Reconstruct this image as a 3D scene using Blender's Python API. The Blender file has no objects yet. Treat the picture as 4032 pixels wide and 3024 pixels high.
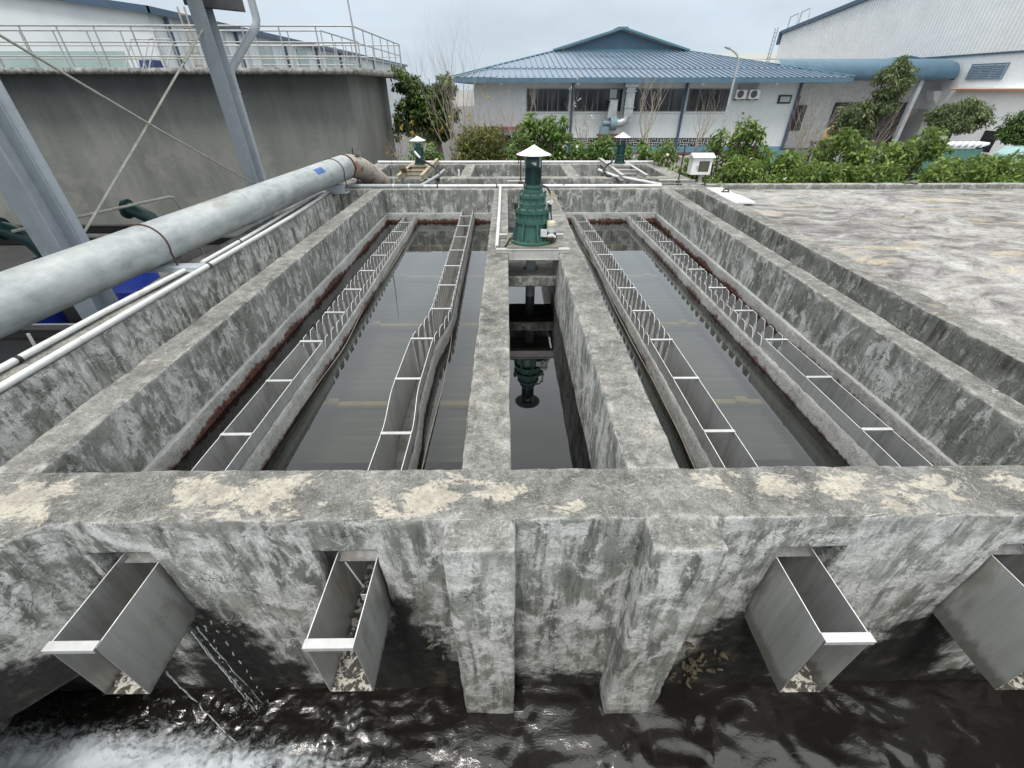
import bpy, bmesh, math, random
import numpy as np
from mathutils import Vector, Matrix, noise as mnoise

R = math.radians
scene = bpy.context.scene
COL = scene.collection
random.seed(7)
RNG = np.random.default_rng(11)

# ------------------------------------------------------------------ camera
cam = bpy.data.cameras.new('camera')
cam.sensor_fit = 'HORIZONTAL'
cam.sensor_width = 36.0
cam.lens = 1680.0 / 4032.0 * 36.0
cam.clip_start = 0.05
cam.clip_end = 2000
camo = bpy.data.objects.new('camera', cam)
COL.objects.link(camo)
camo.location = (0, 0, 1.6)
camo.rotation_euler = (R(90 - 34.8), 0, R(-0.6))
scene.camera = camo

# ------------------------------------------------------------------ sky, sun, exposure
SUN_EL, SUN_AZ = 62.0, 200.0
w = bpy.data.worlds.new('World')
scene.world = w
w.use_nodes = True
wt = w.node_tree
wt.nodes.clear()
sky = wt.nodes.new('ShaderNodeTexSky')
sky.sky_type = 'NISHITA'
sky.sun_disc = False
sky.sun_elevation = R(SUN_EL)
sky.sun_rotation = R(SUN_AZ)
sky.dust_density = 4.0
sky.air_density = 1.2
sky.ozone_density = 1.5
# an even overcast layer, about twice as bright overhead as at the horizon
wtc = wt.nodes.new('ShaderNodeTexCoord')
wsep = wt.nodes.new('ShaderNodeSeparateXYZ')
wt.links.new(wtc.outputs['Generated'], wsep.inputs[0])
wramp = wt.nodes.new('ShaderNodeMapRange')
wramp.inputs['From Min'].default_value = 0.10
wramp.inputs['From Max'].default_value = 0.95
wt.links.new(wsep.outputs['Z'], wramp.inputs['Value'])
wcol = wt.nodes.new('ShaderNodeMix')
wcol.data_type = 'RGBA'
wcol.inputs['A'].default_value = (5.5, 6.4, 7.2, 1)
wcol.inputs['B'].default_value = (16.0, 16.0, 15.6, 1)
wt.links.new(wramp.outputs['Result'], wcol.inputs['Factor'])
wmix = wt.nodes.new('ShaderNodeMix')
wmix.data_type = 'RGBA'
wmix.inputs['Factor'].default_value = 0.88
wn = wt.nodes.new('ShaderNodeTexNoise')
wn.inputs['Scale'].default_value = 2.6
wn.inputs['Detail'].default_value = 5
wn.inputs['Roughness'].default_value = 0.55
wmp = wt.nodes.new('ShaderNodeMapping')
wmp.inputs['Scale'].default_value = (1.0, 1.0, 3.0)
wt.links.new(wtc.outputs['Generated'], wmp.inputs['Vector'])
wt.links.new(wmp.outputs['Vector'], wn.inputs['Vector'])
wr2 = wt.nodes.new('ShaderNodeMapRange')
wr2.inputs['From Min'].default_value = 0.35; wr2.inputs['From Max'].default_value = 0.65
wr2.inputs['To Min'].default_value = 0.92; wr2.inputs['To Max'].default_value = 1.10
wt.links.new(wn.outputs['Fac'], wr2.inputs['Value'])
wcl = wt.nodes.new('ShaderNodeVectorMath'); wcl.operation = 'SCALE'
wt.links.new(wcol.outputs['Result'], wcl.inputs[0]); wt.links.new(wr2.outputs['Result'], wcl.inputs['Scale'])
wt.links.new(wcl.outputs[0], wmix.inputs['B'])
wbg = wt.nodes.new('ShaderNodeBackground')
wbg.inputs['Strength'].default_value = 0.1
wout = wt.nodes.new('ShaderNodeOutputWorld')
wt.links.new(sky.outputs['Color'], wmix.inputs['A'])
wt.links.new(wmix.outputs['Result'], wbg.inputs['Color'])
wt.links.new(wbg.outputs['Background'], wout.inputs['Surface'])

sun = bpy.data.lights.new('sun', 'SUN')
sun.energy = 1.5
sun.angle = R(14)
sun.color = (1.0, 0.97, 0.92)
suno = bpy.data.objects.new('sun', sun)
COL.objects.link(suno)
az = R(SUN_AZ)
sd = Vector((math.sin(az) * math.cos(R(SUN_EL)), math.cos(az) * math.cos(R(SUN_EL)), math.sin(R(SUN_EL))))
suno.rotation_euler = sd.to_track_quat('Z', 'Y').to_euler()

scene.view_settings.view_transform = 'Standard'
scene.view_settings.look = 'None'
scene.view_settings.gamma = 1.0
scene.view_settings.exposure = 0.32
scene.cycles.max_bounces = 8
scene.cycles.transparent_max_bounces = 12
scene.cycles.caustics_reflective = False
scene.cycles.caustics_refractive = False

# ------------------------------------------------------------------ helpers: objects
def tag(o, label=None, cat=None, group=None, kind=None):
    if label: o['label'] = label
    if cat: o['category'] = cat
    if group: o['group'] = group
    if kind: o['kind'] = kind
    return o

def empty(name, loc=(0, 0, 0), label=None, cat=None, group=None, rz=0):
    o = bpy.data.objects.new(name, None)
    o.location = loc
    o.rotation_euler = (0, 0, rz)
    o.empty_display_size = 0.1
    COL.objects.link(o)
    return tag(o, label, cat, group)

def link(name, me, mat=None, parent=None):
    o = bpy.data.objects.new(name, me)
    COL.objects.link(o)
    if mat is not None and len(me.materials) == 0:
        me.materials.append(mat)
    if parent is not None:
        o.parent = parent
        off = Vector(parent.location)
        p = parent.parent
        while p is not None:
            off = off + Vector(p.location)
            p = p.parent
        if off.length > 0 and parent.rotation_euler.z == 0:
            o.location = -off          # meshes are written in world coordinates
            if parent.type == 'MESH':
                o.location = (0, 0, 0)
    return o

def copy_tree(o, parent=None):
    c = o.copy()
    COL.objects.link(c)
    if parent is not None:
        c.parent = parent
    for ch in list(o.children):
        copy_tree(ch, c)
    return c

class MB:
    """collects shapes and links them as ONE mesh"""
    def __init__(s):
        s.v, s.f, s.sm, s.mi = [], [], [], []
        s.m = 0
    def add(s, vs, fs, smooth=False):
        n = len(s.v)
        s.v.extend([tuple(p) for p in vs])
        for f in fs:
            s.f.append([i + n for i in f]); s.sm.append(smooth); s.mi.append(s.m)
        return s
    def box(s, x0, x1, y0, y1, z0, z1):
        vs = [(x0, y0, z0), (x1, y0, z0), (x1, y1, z0), (x0, y1, z0), (x0, y0, z1), (x1, y0, z1), (x1, y1, z1), (x0, y1, z1)]
        return s.add(vs, [(3, 2, 1, 0), (4, 5, 6, 7), (0, 1, 5, 4), (1, 2, 6, 5), (2, 3, 7, 6), (3, 0, 4, 7)])
    def obox(s, c, size, rot):
        hx, hy, hz = size[0] / 2, size[1] / 2, size[2] / 2
        M = rot if isinstance(rot, Matrix) else Matrix.Rotation(rot, 3, 'Z')
        vs = [Vector(c) + M @ Vector((a * hx, b * hy, d * hz)) for d in (-1, 1) for a, b in ((-1, -1), (1, -1), (1, 1), (-1, 1))]
        return s.add(vs, [(3, 2, 1, 0), (4, 5, 6, 7), (0, 1, 5, 4), (1, 2, 6, 5), (2, 3, 7, 6), (3, 0, 4, 7)])
    def bar(s, a, b, wd, ht):
        a, b = Vector(a), Vector(b)
        d = (b - a)
        q = d.to_track_quat('Y', 'Z').to_matrix()
        return s.obox((a + b) / 2, (wd, d.length, ht), q)
    def prism(s, poly, z0, z1):
        n = len(poly)
        vs = [(x, y, z0) for x, y in poly] + [(x, y, z1) for x, y in poly]
        fs = [tuple(range(n - 1, -1, -1)), tuple(range(n, 2 * n))]
        fs += [(i, (i + 1) % n, n + (i + 1) % n, n + i) for i in range(n)]
        return s.add(vs, fs)
    def extr(s, poly3, d):
        n = len(poly3); d = Vector(d)
        vs = [Vector(p) for p in poly3] + [Vector(p) + d for p in poly3]
        fs = [tuple(range(n - 1, -1, -1)), tuple(range(n, 2 * n))]
        fs += [(i, (i + 1) % n, n + (i + 1) % n, n + i) for i in range(n)]
        return s.add(vs, fs)
    def tube(s, pts, r, seg=10, caps=True, closed=False):
        pts = [Vector(p) for p in pts]
        n = len(pts)
        rad = r if isinstance(r, (list, tuple)) else [r] * n
        vs, fs = [], []
        up = None
        for i in range(n):
            if closed:
                t = pts[(i + 1) % n] - pts[i - 1]
            else:
                t = pts[min(i + 1, n - 1)] - pts[max(i - 1, 0)]
            if t.length < 1e-9: t = Vector((0, 0, 1))
            t.normalize()
            if up is None:
                up = Vector((0, 0, 1)) if abs(t.z) < 0.9 else Vector((1, 0, 0))
            a = t.cross(up)
            if a.length < 1e-6: a = t.cross(Vector((0, 1, 0)))
            a.normalize()
            up = a.cross(t).normalized()
            for k in range(seg):
                an = 2 * math.pi * k / seg
                vs.append(pts[i] + (a * math.cos(an) + up * math.sin(an)) * rad[i])
        m = n if closed else n - 1
        for i in range(m):
            j = (i + 1) % n
            for k in range(seg):
                k2 = (k + 1) % seg
                fs.append((i * seg + k, i * seg + k2, j * seg + k2, j * seg + k))
        s.add(vs, fs, seg > 4)
        if caps and not closed:
            s.add([vs[k] for k in range(seg)], [tuple(range(seg - 1, -1, -1))])
            s.add([vs[(n - 1) * seg + k] for k in range(seg)], [tuple(range(seg))])
        return s
    def lathe(s, c, prof, seg=28, smooth=True):
        """prof: (r, z) pairs from bottom to top round a vertical axis at c"""
        vs, fs = [], []
        n = len(prof)
        for r, z in prof:
            for k in range(seg):
                a = 2 * math.pi * k / seg
                vs.append((c[0] + r * math.cos(a), c[1] + r * math.sin(a), c[2] + z))
        for i in range(n - 1):
            for k in range(seg):
                k2 = (k + 1) % seg
                fs.append((i * seg + k, i * seg + k2, (i + 1) * seg + k2, (i + 1) * seg + k))
        s.add(vs, fs, smooth)
        for i, rev in ((0, True), (n - 1, False)):
            if prof[i][0] > 1e-4:
                ring = [vs[i * seg + k] for k in range(seg)]
                s.add(ring, [tuple(range(seg - 1, -1, -1)) if rev else tuple(range(seg))])
        return s
    def mesh(s, name):
        me = bpy.data.meshes.new(name)
        me.from_pydata(s.v, [], s.f)
        me.polygons.foreach_set('use_smooth', s.sm)
        me.polygons.foreach_set('material_index', s.mi)
        me.update()
        return me
    def build(s, name, mat, parent=None, bevel=0, auto=True):
        me = s.mesh(name)
        if isinstance(mat, (list, tuple)):
            for m in mat: me.materials.append(m)
            mat = None
        o = link(name, me, mat, parent)
        if auto and any(s.sm):
            bm = bmesh.new(); bm.from_mesh(me)
            for e in bm.edges:
                if len(e.link_faces) == 2 and e.calc_face_angle(0) > 0.6: e.smooth = False
            bm.to_mesh(me); bm.free()
        if bevel:
            b = o.modifiers.new('bevel', 'BEVEL'); b.width = bevel; b.segments = 2; b.limit_method = 'ANGLE'
        return o

def fbm(p, sc, octv=4):
    return mnoise.fractal(Vector((p[0] * sc, p[1] * sc, p[2] * sc)), 0.8, 2.1, octv)

def rough_solid(name, boxes, mat, parent, holes=(), step=0.07, amp=0.006, bevel=0.014, chip=0.010, polys=()):
    """cast concrete: boxes with worn edges and an uneven face"""
    mb = MB()
    for b in boxes: mb.box(*b)
    for poly, z0, z1 in polys: mb.prism(poly, z0, z1)
    me = mb.mesh(name)
    o = bpy.data.objects.new(name, me)
    COL.objects.link(o)
    tmp = []
    for h in holes:
        hm = MB().box(*h).mesh('cut') if isinstance(h, tuple) else h
        ho = bpy.data.objects.new('cut', hm); COL.objects.link(ho); tmp.append(ho)
        md = o.modifiers.new('b', 'BOOLEAN'); md.operation = 'DIFFERENCE'; md.object = ho; md.solver = 'EXACT'
    if holes:
        dg = bpy.context.evaluated_depsgraph_get()
        me2 = bpy.data.meshes.new_from_object(o.evaluated_get(dg))
        o.modifiers.clear(); o.data = me2; me = me2
        for t in tmp: bpy.data.objects.remove(t, do_unlink=True)
    bm = bmesh.new(); bm.from_mesh(me)
    if bevel:
        ed = [e for e in bm.edges if len(e.link_faces) == 2 and e.calc_face_angle(0) > 0.5]
        bmesh.ops.bevel(bm, geom=ed, offset=bevel, segments=2, affect='EDGES', profile=0.6)
    xs = [v.co for v in bm.verts]
    lo = [min(c[i] for c in xs) for i in range(3)]; hi = [max(c[i] for c in xs) for i in range(3)]
    for ax in range(3):
        n = int((hi[ax] - lo[ax]) / step)
        for k in range(1, n):
            co = [0, 0, 0]; co[ax] = lo[ax] + (hi[ax] - lo[ax]) * k / n + 0.0007
            no = [0, 0, 0]; no[ax] = 1
            bmesh.ops.bisect_plane(bm, geom=bm.verts[:] + bm.edges[:] + bm.faces[:], plane_co=co, plane_no=no, dist=1e-5)
    bm.normal_update()
    for v in bm.verts:
        sharp = any(len(e.link_faces) == 2 and e.calc_face_angle(0) > 0.3 for e in v.link_edges)
        d = fbm(v.co, 3.0, 3) * amp + fbm(v.co, 17.0, 3) * amp * 0.5
        if sharp:
            d -= max(0.0, fbm(v.co + Vector((9, 4, 2)), 11.0, 3)) * chip
        v.co += v.normal * d
    for f in bm.faces: f.smooth = True
    bm.to_mesh(me); bm.free()
    me.materials.clear(); me.materials.append(mat)
    o.name = name; me.name = name
    if parent is not None:
        o.parent = parent
        o.location = -Vector(parent.location)
    return o

# ------------------------------------------------------------------ helpers: materials
class NT:
    def __init__(s, name):
        s.mat = bpy.data.materials.new(name)
        s.mat.use_nodes = True
        s.t = s.mat.node_tree
        s.t.nodes.clear()
        s.out = s.t.nodes.new('ShaderNodeOutputMaterial')
        g = s.t.nodes.new('ShaderNodeNewGeometry')
        s.geo = g
        s.P = g.outputs['Position']
        s.N = g.outputs['True Normal']
    def n(s, typ, **kw):
        nd = s.t.nodes.new(typ)
        for k, v in kw.items(): setattr(nd, k, v)
        return nd
    def put(s, inp, val):
        if hasattr(val, 'links') or isinstance(val, bpy.types.NodeSocket): s.t.links.new(val, inp)
        else:
            if inp.type == 'RGBA' and isinstance(val, (tuple, list)) and len(val) == 3: val = (*val, 1)
            inp.default_value = val
    def scale(s, vec, sc, off=(0, 0, 0)):
        m = s.n('ShaderNodeMapping')
        s.put(m.inputs['Vector'], vec)
        m.inputs['Scale'].default_value = sc if isinstance(sc, (tuple, list)) else (sc, sc, sc)
        m.inputs['Location'].default_value = off
        return m.outputs['Vector']
    def noise(s, sc, detail=5, rough=0.55, dist=0.0, vec=None):
        nd = s.n('ShaderNodeTexNoise')
        v = s.P if vec is None else vec
        if isinstance(sc, (tuple, list)): v = s.scale(v, sc); sc = 1.0
        s.put(nd.inputs['Vector'], v)
        nd.inputs['Scale'].default_value = sc
        nd.inputs['Detail'].default_value = detail
        nd.inputs['Roughness'].default_value = rough
        nd.inputs['Distortion'].default_value = dist
        return nd.outputs['Fac']
    def warp(s, vec, sc, amt):
        nd = s.n('ShaderNodeTexNoise')
        s.put(nd.inputs['Vector'], vec)
        nd.inputs['Scale'].default_value = sc
        nd.inputs['Detail'].default_value = 4
        sub = s.n('ShaderNodeVectorMath', operation='SUBTRACT')
        s.put(sub.inputs[0], nd.outputs['Color']); sub.inputs[1].default_value = (0.5, 0.5, 0.5)
        ml = s.n('ShaderNodeVectorMath', operation='SCALE')
        s.put(ml.inputs[0], sub.outputs[0]); ml.inputs['Scale'].default_value = amt
        ad = s.n('ShaderNodeVectorMath', operation='ADD')
        s.put(ad.inputs[0], vec); s.put(ad.inputs[1], ml.outputs[0])
        return ad.outputs[0]
    def edge(s, sc, vec=None, feature='DISTANCE_TO_EDGE'):
        nd = s.n('ShaderNodeTexVoronoi', feature=feature)
        v = s.P if vec is None else vec
        if isinstance(sc, (tuple, list)): v = s.scale(v, sc); sc = 1.0
        s.put(nd.inputs['Vector'], v)
        nd.inputs['Scale'].default_value = sc
        return nd.outputs['Distance']
    def math(s, op, a, b=0.0, clamp=False):
        nd = s.n('ShaderNodeMath', operation=op)
        nd.use_clamp = clamp
        s.put(nd.inputs[0], a)
        if op not in ('ABSOLUTE', 'SINE', 'SQRT'): s.put(nd.inputs[1], b)
        return nd.outputs[0]
    def mr(s, v, a, b, c=0.0, d=1.0, smooth=True):
        nd = s.n('ShaderNodeMapRange')
        if smooth: nd.interpolation_type = 'SMOOTHSTEP'
        s.put(nd.inputs['Value'], v)
        nd.inputs['From Min'].default_value = a; nd.inputs['From Max'].default_value = b
        nd.inputs['To Min'].default_value = c; nd.inputs['To Max'].default_value = d
        return nd.outputs['Result']
    def mix(s, f, a, b, mode='MIX'):
        nd = s.n('ShaderNodeMix', data_type='RGBA', blend_type=mode)
        s.put(nd.inputs['Factor'], f)
        s.put(nd.inputs['A'], a); s.put(nd.inputs['B'], b)
        return nd.outputs['Result']
    def ramp(s, f, stops):
        nd = s.n('ShaderNodeValToRGB')
        s.put(nd.inputs['Fac'], f)
        cr = nd.color_ramp
        while len(cr.elements) < len(stops): cr.elements.new(0.5)
        for e, (p, c) in zip(cr.elements, stops):
            e.position = p; e.color = (*c, 1) if len(c) == 3 else c
        return nd.outputs['Color']
    def sep(s, v):
        nd = s.n('ShaderNodeSeparateXYZ'); s.put(nd.inputs[0], v)
        return nd.outputs
    def bump(s, h, st=0.3, dist=0.01, normal=None):
        nd = s.n('ShaderNodeBump')
        s.put(nd.inputs['Strength'], st)
        nd.inputs['Distance'].default_value = dist
        s.put(nd.inputs['Height'], h)
        if normal is not None: s.put(nd.inputs['Normal'], normal)
        return nd.outputs['Normal']
    def bsdf(s, col, rough=0.8, metal=0.0, normal=None, spec=0.5, **kw):
        b = s.n('ShaderNodeBsdfPrincipled')
        s.put(b.inputs['Base Color'], col)
        s.put(b.inputs['Roughness'], rough)
        s.put(b.inputs['Metallic'], metal)
        s.put(b.inputs['Specular IOR Level'], spec)
        if normal is not None: s.put(b.inputs['Normal'], normal)
        for k, v in kw.items(): s.put(b.inputs[k], v)
        s.t.links.new(b.outputs[0], s.out.inputs['Surface'])
        s.b = b
        return s.mat

def plain(name, col, rough=0.6, metal=0.0, var=0.15, sc=6.0, bump=0.0, dirt=None):
    """painted or bare surface with some dirt and unevenness"""
    m = NT(name)
    a = m.noise(sc, 6, 0.65)
    b = m.noise(sc * 7, 4, 0.6)
    k = m.math('ADD', m.math('MULTIPLY', a, 0.7), m.math('MULTIPLY', b, 0.3))
    lo = tuple(c * (1 - 2 * var) for c in col); hi = tuple(min(1, c * (1 + 1.4 * var)) for c in col)
    c = m.ramp(k, [(0.3, lo), (0.5, col), (0.7, hi)])
    if dirt:
        st = m.noise((sc * 1.5, sc * 1.5, sc * 0.15), 5, 0.6)
        c = m.mix(m.mr(st, 0.5, 0.75, 0, dirt[1]), c, dirt[0])
    nrm = m.bump(b, bump, 0.01) if bump else None
    return m.bsdf(c, m.mr(a, 0.2, 0.8, max(0, rough - .1), min(1, rough + .12)), metal, nrm)

WET = [-1.80, -0.72, 1.44, 2.54]      # wall stays wet and dark below each spout

def concrete(name, topk=1.0, patches=False, wetwall=False, side=1.0, warm=0.0, peel=0.5, drip=1.0):
    m = NT(name)
    P = m.P
    px, py, pz = m.sep(P)
    nx, ny, nz = m.sep(m.N)
    big = m.noise(1.7, 7, 0.68, 0.3)
    med = m.noise(9.0, 7, 0.7, 0.2)
    fine = m.noise(55.0, 5, 0.75)
    grit = m.noise(160.0, 3, 0.7)
    # ---- flat tops: mould, pale specks and fine white scratches
    t = m.math('ADD', m.math('MULTIPLY', big, 0.5), m.math('MULTIPLY', med, 0.5))
    top = m.ramp(t, [(0.36, (0.075 * topk, 0.076 * topk, 0.071 * topk)), (0.45, (0.165 * topk, 0.164 * topk, 0.152 * topk)),
                     (0.54, (0.265 * topk, 0.262 * topk, 0.243 * topk)), (0.66, (0.42 * topk, 0.415 * topk, 0.385 * topk))])
    blot = m.noise(5.0, 8, 0.75, 0.6)
    top = m.mix(m.mr(blot, 0.52, 0.64, 0.0, 0.55), top, (0.07, 0.07, 0.066))
    top = m.mix(m.mr(fine, 0.35, 0.60, 0.45, 0.0), top, (0.055, 0.055, 0.05))
    top = m.mix(m.mr(fine, 0.58, 0.72, 0.0, 0.6), top, (0.52, 0.51, 0.47))
    top = m.mix(m.mr(grit, 0.54, 0.70, 0.0, 0.55), top, (0.54, 0.53, 0.49))
    top = m.mix(m.mr(grit, 0.30, 0.45, 0.5, 0.0), top, (0.05, 0.05, 0.047))
    vein = m.edge(6.5, m.warp(P, 5.0, 0.35))
    vmask = m.math('MULTIPLY', m.mr(vein, 0.0, 0.030, 1.0, 0.0), m.mr(m.noise(6.5, 4, 0.6), 0.56, 0.66))
    top = m.mix(m.math('MULTIPLY', vmask, 0.75), top, (0.56, 0.55, 0.50))
    flake = m.noise((7.0, 16.0, 7.0), 6, 0.7, 0.5)
    top = m.mix(m.mr(flake, 0.62, 0.68, 0.0, 0.6), top, (0.50, 0.485, 0.44))
    if patches:
        best = None
        for cx, cy, rx_, ry_ in ((-2.30, 1.38, .22, .14), (-1.48, 1.42, .20, .13), (-1.18, 1.38, .22, .13), (-.43, 1.37, .19, .12), (-.06, 1.40, .13, .06), (.30, 1.30, .06, .04), (.99, 1.47, .13, .06), (1.32, 1.42, .10, .07), (1.66, 1.42, .13, .09), (1.82, 1.36, .10, .08), (2.12, 1.42, .13, .09), (2.5, 1.4, .1, .1)):
            dx_ = m.math('DIVIDE', m.math('SUBTRACT', px, cx), rx_)
            dy_ = m.math('DIVIDE', m.math('SUBTRACT', py, cy), ry_)
            d_ = m.math('SUBTRACT', 1.0, m.math('SQRT', m.math('ADD', m.math('MULTIPLY', dx_, dx_), m.math('MULTIPLY', dy_, dy_))))
            best = d_ if best is None else m.math('MAXIMUM', best, d_)
        pn = m.noise((5.0, 9.0, 5.0), 8, 0.72, 0.6)
        best = m.math('ADD', m.math('MAXIMUM', best, -0.6), m.mr(pn, 0.3, 0.7, -1.25, 1.25, False))
        pm = m.math('MULTIPLY', m.mr(best, 0.02, 0.40), m.mr(m.math('ADD', fine, m.math('MULTIPLY', best, 0.25)), 0.42, 0.60))
        pc = m.mix(m.mr(med, 0.35, 0.62), (0.36, 0.335, 0.285), (0.55, 0.51, 0.425))
        pc = m.mix(m.mr(fine, 0.36, 0.5, 0.6, 0), pc, (0.24, 0.215, 0.18))
        top = m.mix(m.math('MULTIPLY', pm, 0.85), top, pc)
    if warm:
        wn = m.noise((2.0, 5.0, 2.0), 6, 0.65, 0.4)
        top = m.mix(m.mr(wn, 0.52, 0.66, 0, warm), top, (0.52, 0.47, 0.36))
    # ---- upright faces: peeled skim coat, streaks, cracks
    st = m.noise((13.0, 13.0, 1.7), 7, 0.7, 0.5)
    pl = m.noise((4.6, 4.6, 3.6), 8, 0.7, 1.1)
    base = m.ramp(m.math('ADD', m.math('MULTIPLY', st, 0.5), m.math('MULTIPLY', big, 0.5)),
                  [(0.38, (0.115 * side, 0.12 * side, 0.107 * side)), (0.49, (0.205 * side, 0.212 * side, 0.192 * side)), (0.62, (0.34 * side, 0.345 * side, 0.32 * side))])
    pale = m.mix(m.mr(med, 0.35, 0.65), (0.40 * side, 0.406 * side, 0.397 * side), (0.66 * side, 0.665 * side, 0.65 * side))
    pmask = m.mr(m.math('ADD', m.math('MULTIPLY', pl, 0.55), m.math('MULTIPLY', st, 0.45)), peel - 0.03, peel + 0.07)
    sidec = m.mix(m.math('MULTIPLY', pmask, 0.82), base, pale)
    sidec = m.mix(m.mr(fine, 0.36, 0.52, 0.35, 0.0), sidec, (0.08, 0.082, 0.075))
    fl = m.noise((8.0, 8.0, 6.0), 9, 0.78, 0.8)
    flm = m.mr(m.math('ADD', m.math('MULTIPLY', fl, 0.6), m.math('MULTIPLY', pl, 0.4)), 0.525, 0.540)
    sidec = m.mix(m.math('MULTIPLY', flm, 0.55), sidec, m.mix(m.mr(fine, 0.4, 0.6), (0.50 * side, 0.505 * side, 0.495 * side), (0.68 * side, 0.68 * side, 0.665 * side)))
    fld = m.mr(m.math('ADD', m.math('MULTIPLY', fl, 0.6), m.math('MULTIPLY', st, 0.4)), 0.445, 0.425)
    sidec = m.mix(m.math('MULTIPLY', fld, 0.5), sidec, (0.085, 0.088, 0.08))
    cr = m.edge(6.5, m.warp(P, 6.0, 0.35))
    crm = m.math('MULTIPLY', m.mr(cr, 0.0, 0.020, 1.0, 0.0), m.mr(m.noise(2.6, 3, 0.5), 0.45, 0.6))
    sidec = m.mix(m.math('MULTIPLY', crm, 0.75), sidec, (0.05, 0.05, 0.046))
    ef = m.edge(2.1, m.warp(P, 4.0, 0.6))
    efm = m.math('MULTIPLY', m.mr(ef, 0.0, 0.010, 1.0, 0.0), m.mr(m.noise(1.9, 4, 0.6), 0.53, 0.62))
    sidec = m.mix(m.math('MULTIPLY', efm, 0.7), sidec, (0.55, 0.55, 0.52))
    # mould that runs down from the top edges
    dz = m.math('ADD', pz, m.mr(st, 0.3, 0.7, -0.26, 0.20, False))
    sidec = m.mix(m.math('MULTIPLY', m.mr(dz, -0.12, 0.06), 0.55 * drip), sidec, (0.07, 0.07, 0.062))
    dk = m.noise((24.0, 24.0, 0.9), 5, 0.62, 0.2)
    dl = m.mr(m.noise(1.3, 4, 0.6), 0.40, 0.62, -0.12, 0.42, False)
    dm = m.math('MULTIPLY', m.mr(dk, 0.50, 0.62), m.mr(m.math('ADD', pz, dl), -0.05, 0.22))
    sidec = m.mix(m.math('MULTIPLY', dm, min(1.0, 0.6 * drip)), sidec, (0.055, 0.055, 0.050))
    if wetwall:
        dep = m.math('SUBTRACT', -0.70, pz)
        nb = m.noise(5.0, 5, 0.65)
        best = None
        for xc in WET:
            xx = m.math('ABSOLUTE', m.math('SUBTRACT', px, xc + 0.10 if xc < 0 else xc - 0.06))
            h = m.math('SUBTRACT', m.math('ADD', 0.06, m.math('MULTIPLY', dep, 0.40)), xx)
            best = h if best is None else m.math('MAXIMUM', best, h)
        best = m.math('MINIMUM', best, dep)
        low = m.math('MAXIMUM', m.math('SUBTRACT', -1.60, pz), m.math('MINIMUM', m.math('SUBTRACT', -0.70, pz), m.math('SUBTRACT', -2.10, px)))
        best = m.math('MAXIMUM', best, low)
        best = m.math('ADD', best, m.mr(nb, 0.3, 0.7, -0.13, 0.13, False))
        wm = m.mr(best, -0.05, 0.09)
        wetc = m.mix(m.mr(m.noise(7.0, 5, 0.7), 0.5, 0.72), (0.009, 0.009, 0.009), (0.075, 0.064, 0.044))
        sidec = m.mix(m.math('MULTIPLY', wm, 0.96), sidec, wetc)
    wear = m.math('MULTIPLY', m.mr(m.geo.outputs['Pointiness'], 0.515, 0.56), m.mr(med, 0.40, 0.60))
    f = m.mr(nz, 0.45, 0.75)
    col = m.mix(f, sidec, top)
    col = m.mix(m.math('MULTIPLY', wear, 0.55), col, (0.56, 0.55, 0.52))
    hgt = m.math('ADD', m.math('MULTIPLY', med, 0.6), m.math('MULTIPLY', fine, 0.5))
    hgt = m.math('SUBTRACT', hgt, m.math('MULTIPLY', crm, 0.4))
    hgt = m.math('ADD', hgt, m.math('ADD', m.math('MULTIPLY', pmask, 0.18), m.math('MULTIPLY', flm, 0.15)))
    nrm = m.bump(hgt, 0.7, 0.014)
    rgh = m.mr(med, 0.3, 0.7, 0.78, 0.95) if not wetwall else m.math('SUBTRACT', 0.88, m.math('MULTIPLY', wm, 0.15))
    return m.bsdf(col, rgh, 0, nrm, 0.35)

def crust_mat(name, rz, ra):
    m = NT(name)
    px, py, pz = m.sep(m.P)
    a = m.noise(22.0, 7, 0.75)
    b = m.noise(90.0, 4, 0.7)
    big = m.noise(2.2, 4, 0.6)
    c = m.ramp(m.math('ADD', m.math('MULTIPLY', a, 0.6), m.math('MULTIPLY', big, 0.4)),
               [(0.34, (0.28, 0.28, 0.268)), (0.5, (0.49, 0.49, 0.47)), (0.64, (0.66, 0.66, 0.635))])
    c = m.mix(m.mr(b, 0.36, 0.5, 0.5, 0), c, (0.07, 0.065, 0.06))
    z2 = m.math('ADD', pz, m.mr(m.noise(12.0, 6, 0.75), 0.3, 0.7, -0.035, 0.035, False))
    z2 = m.math('ADD', z2, m.mr(m.noise(1.1, 3, 0.5), 0.35, 0.65, -0.035, 0.03, False))
    rust = m.mix(m.mr(a, 0.4, 0.6), (0.032, 0.014, 0.010), (0.165, 0.055, 0.032))
    c = m.mix(m.mr(z2, rz - 0.02, rz + 0.02, ra, 0.0), c, rust)
    c = m.mix(m.mr(pz, -0.608, -0.590, 0.9, 0.0), c, (0.02, 0.012, 0.010))
    lip = m.mr(pz, -0.452, -0.440)
    c = m.mix(m.math('MULTIPLY', lip, m.mr(a, 0.35, 0.6)), c, (0.34, 0.36, 0.37))
    return m.bsdf(c, 0.85, 0, m.bump(m.math('ADD', a, m.math('MULTIPLY', b, 0.4)), 0.9, 0.015), 0.3)

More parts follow.
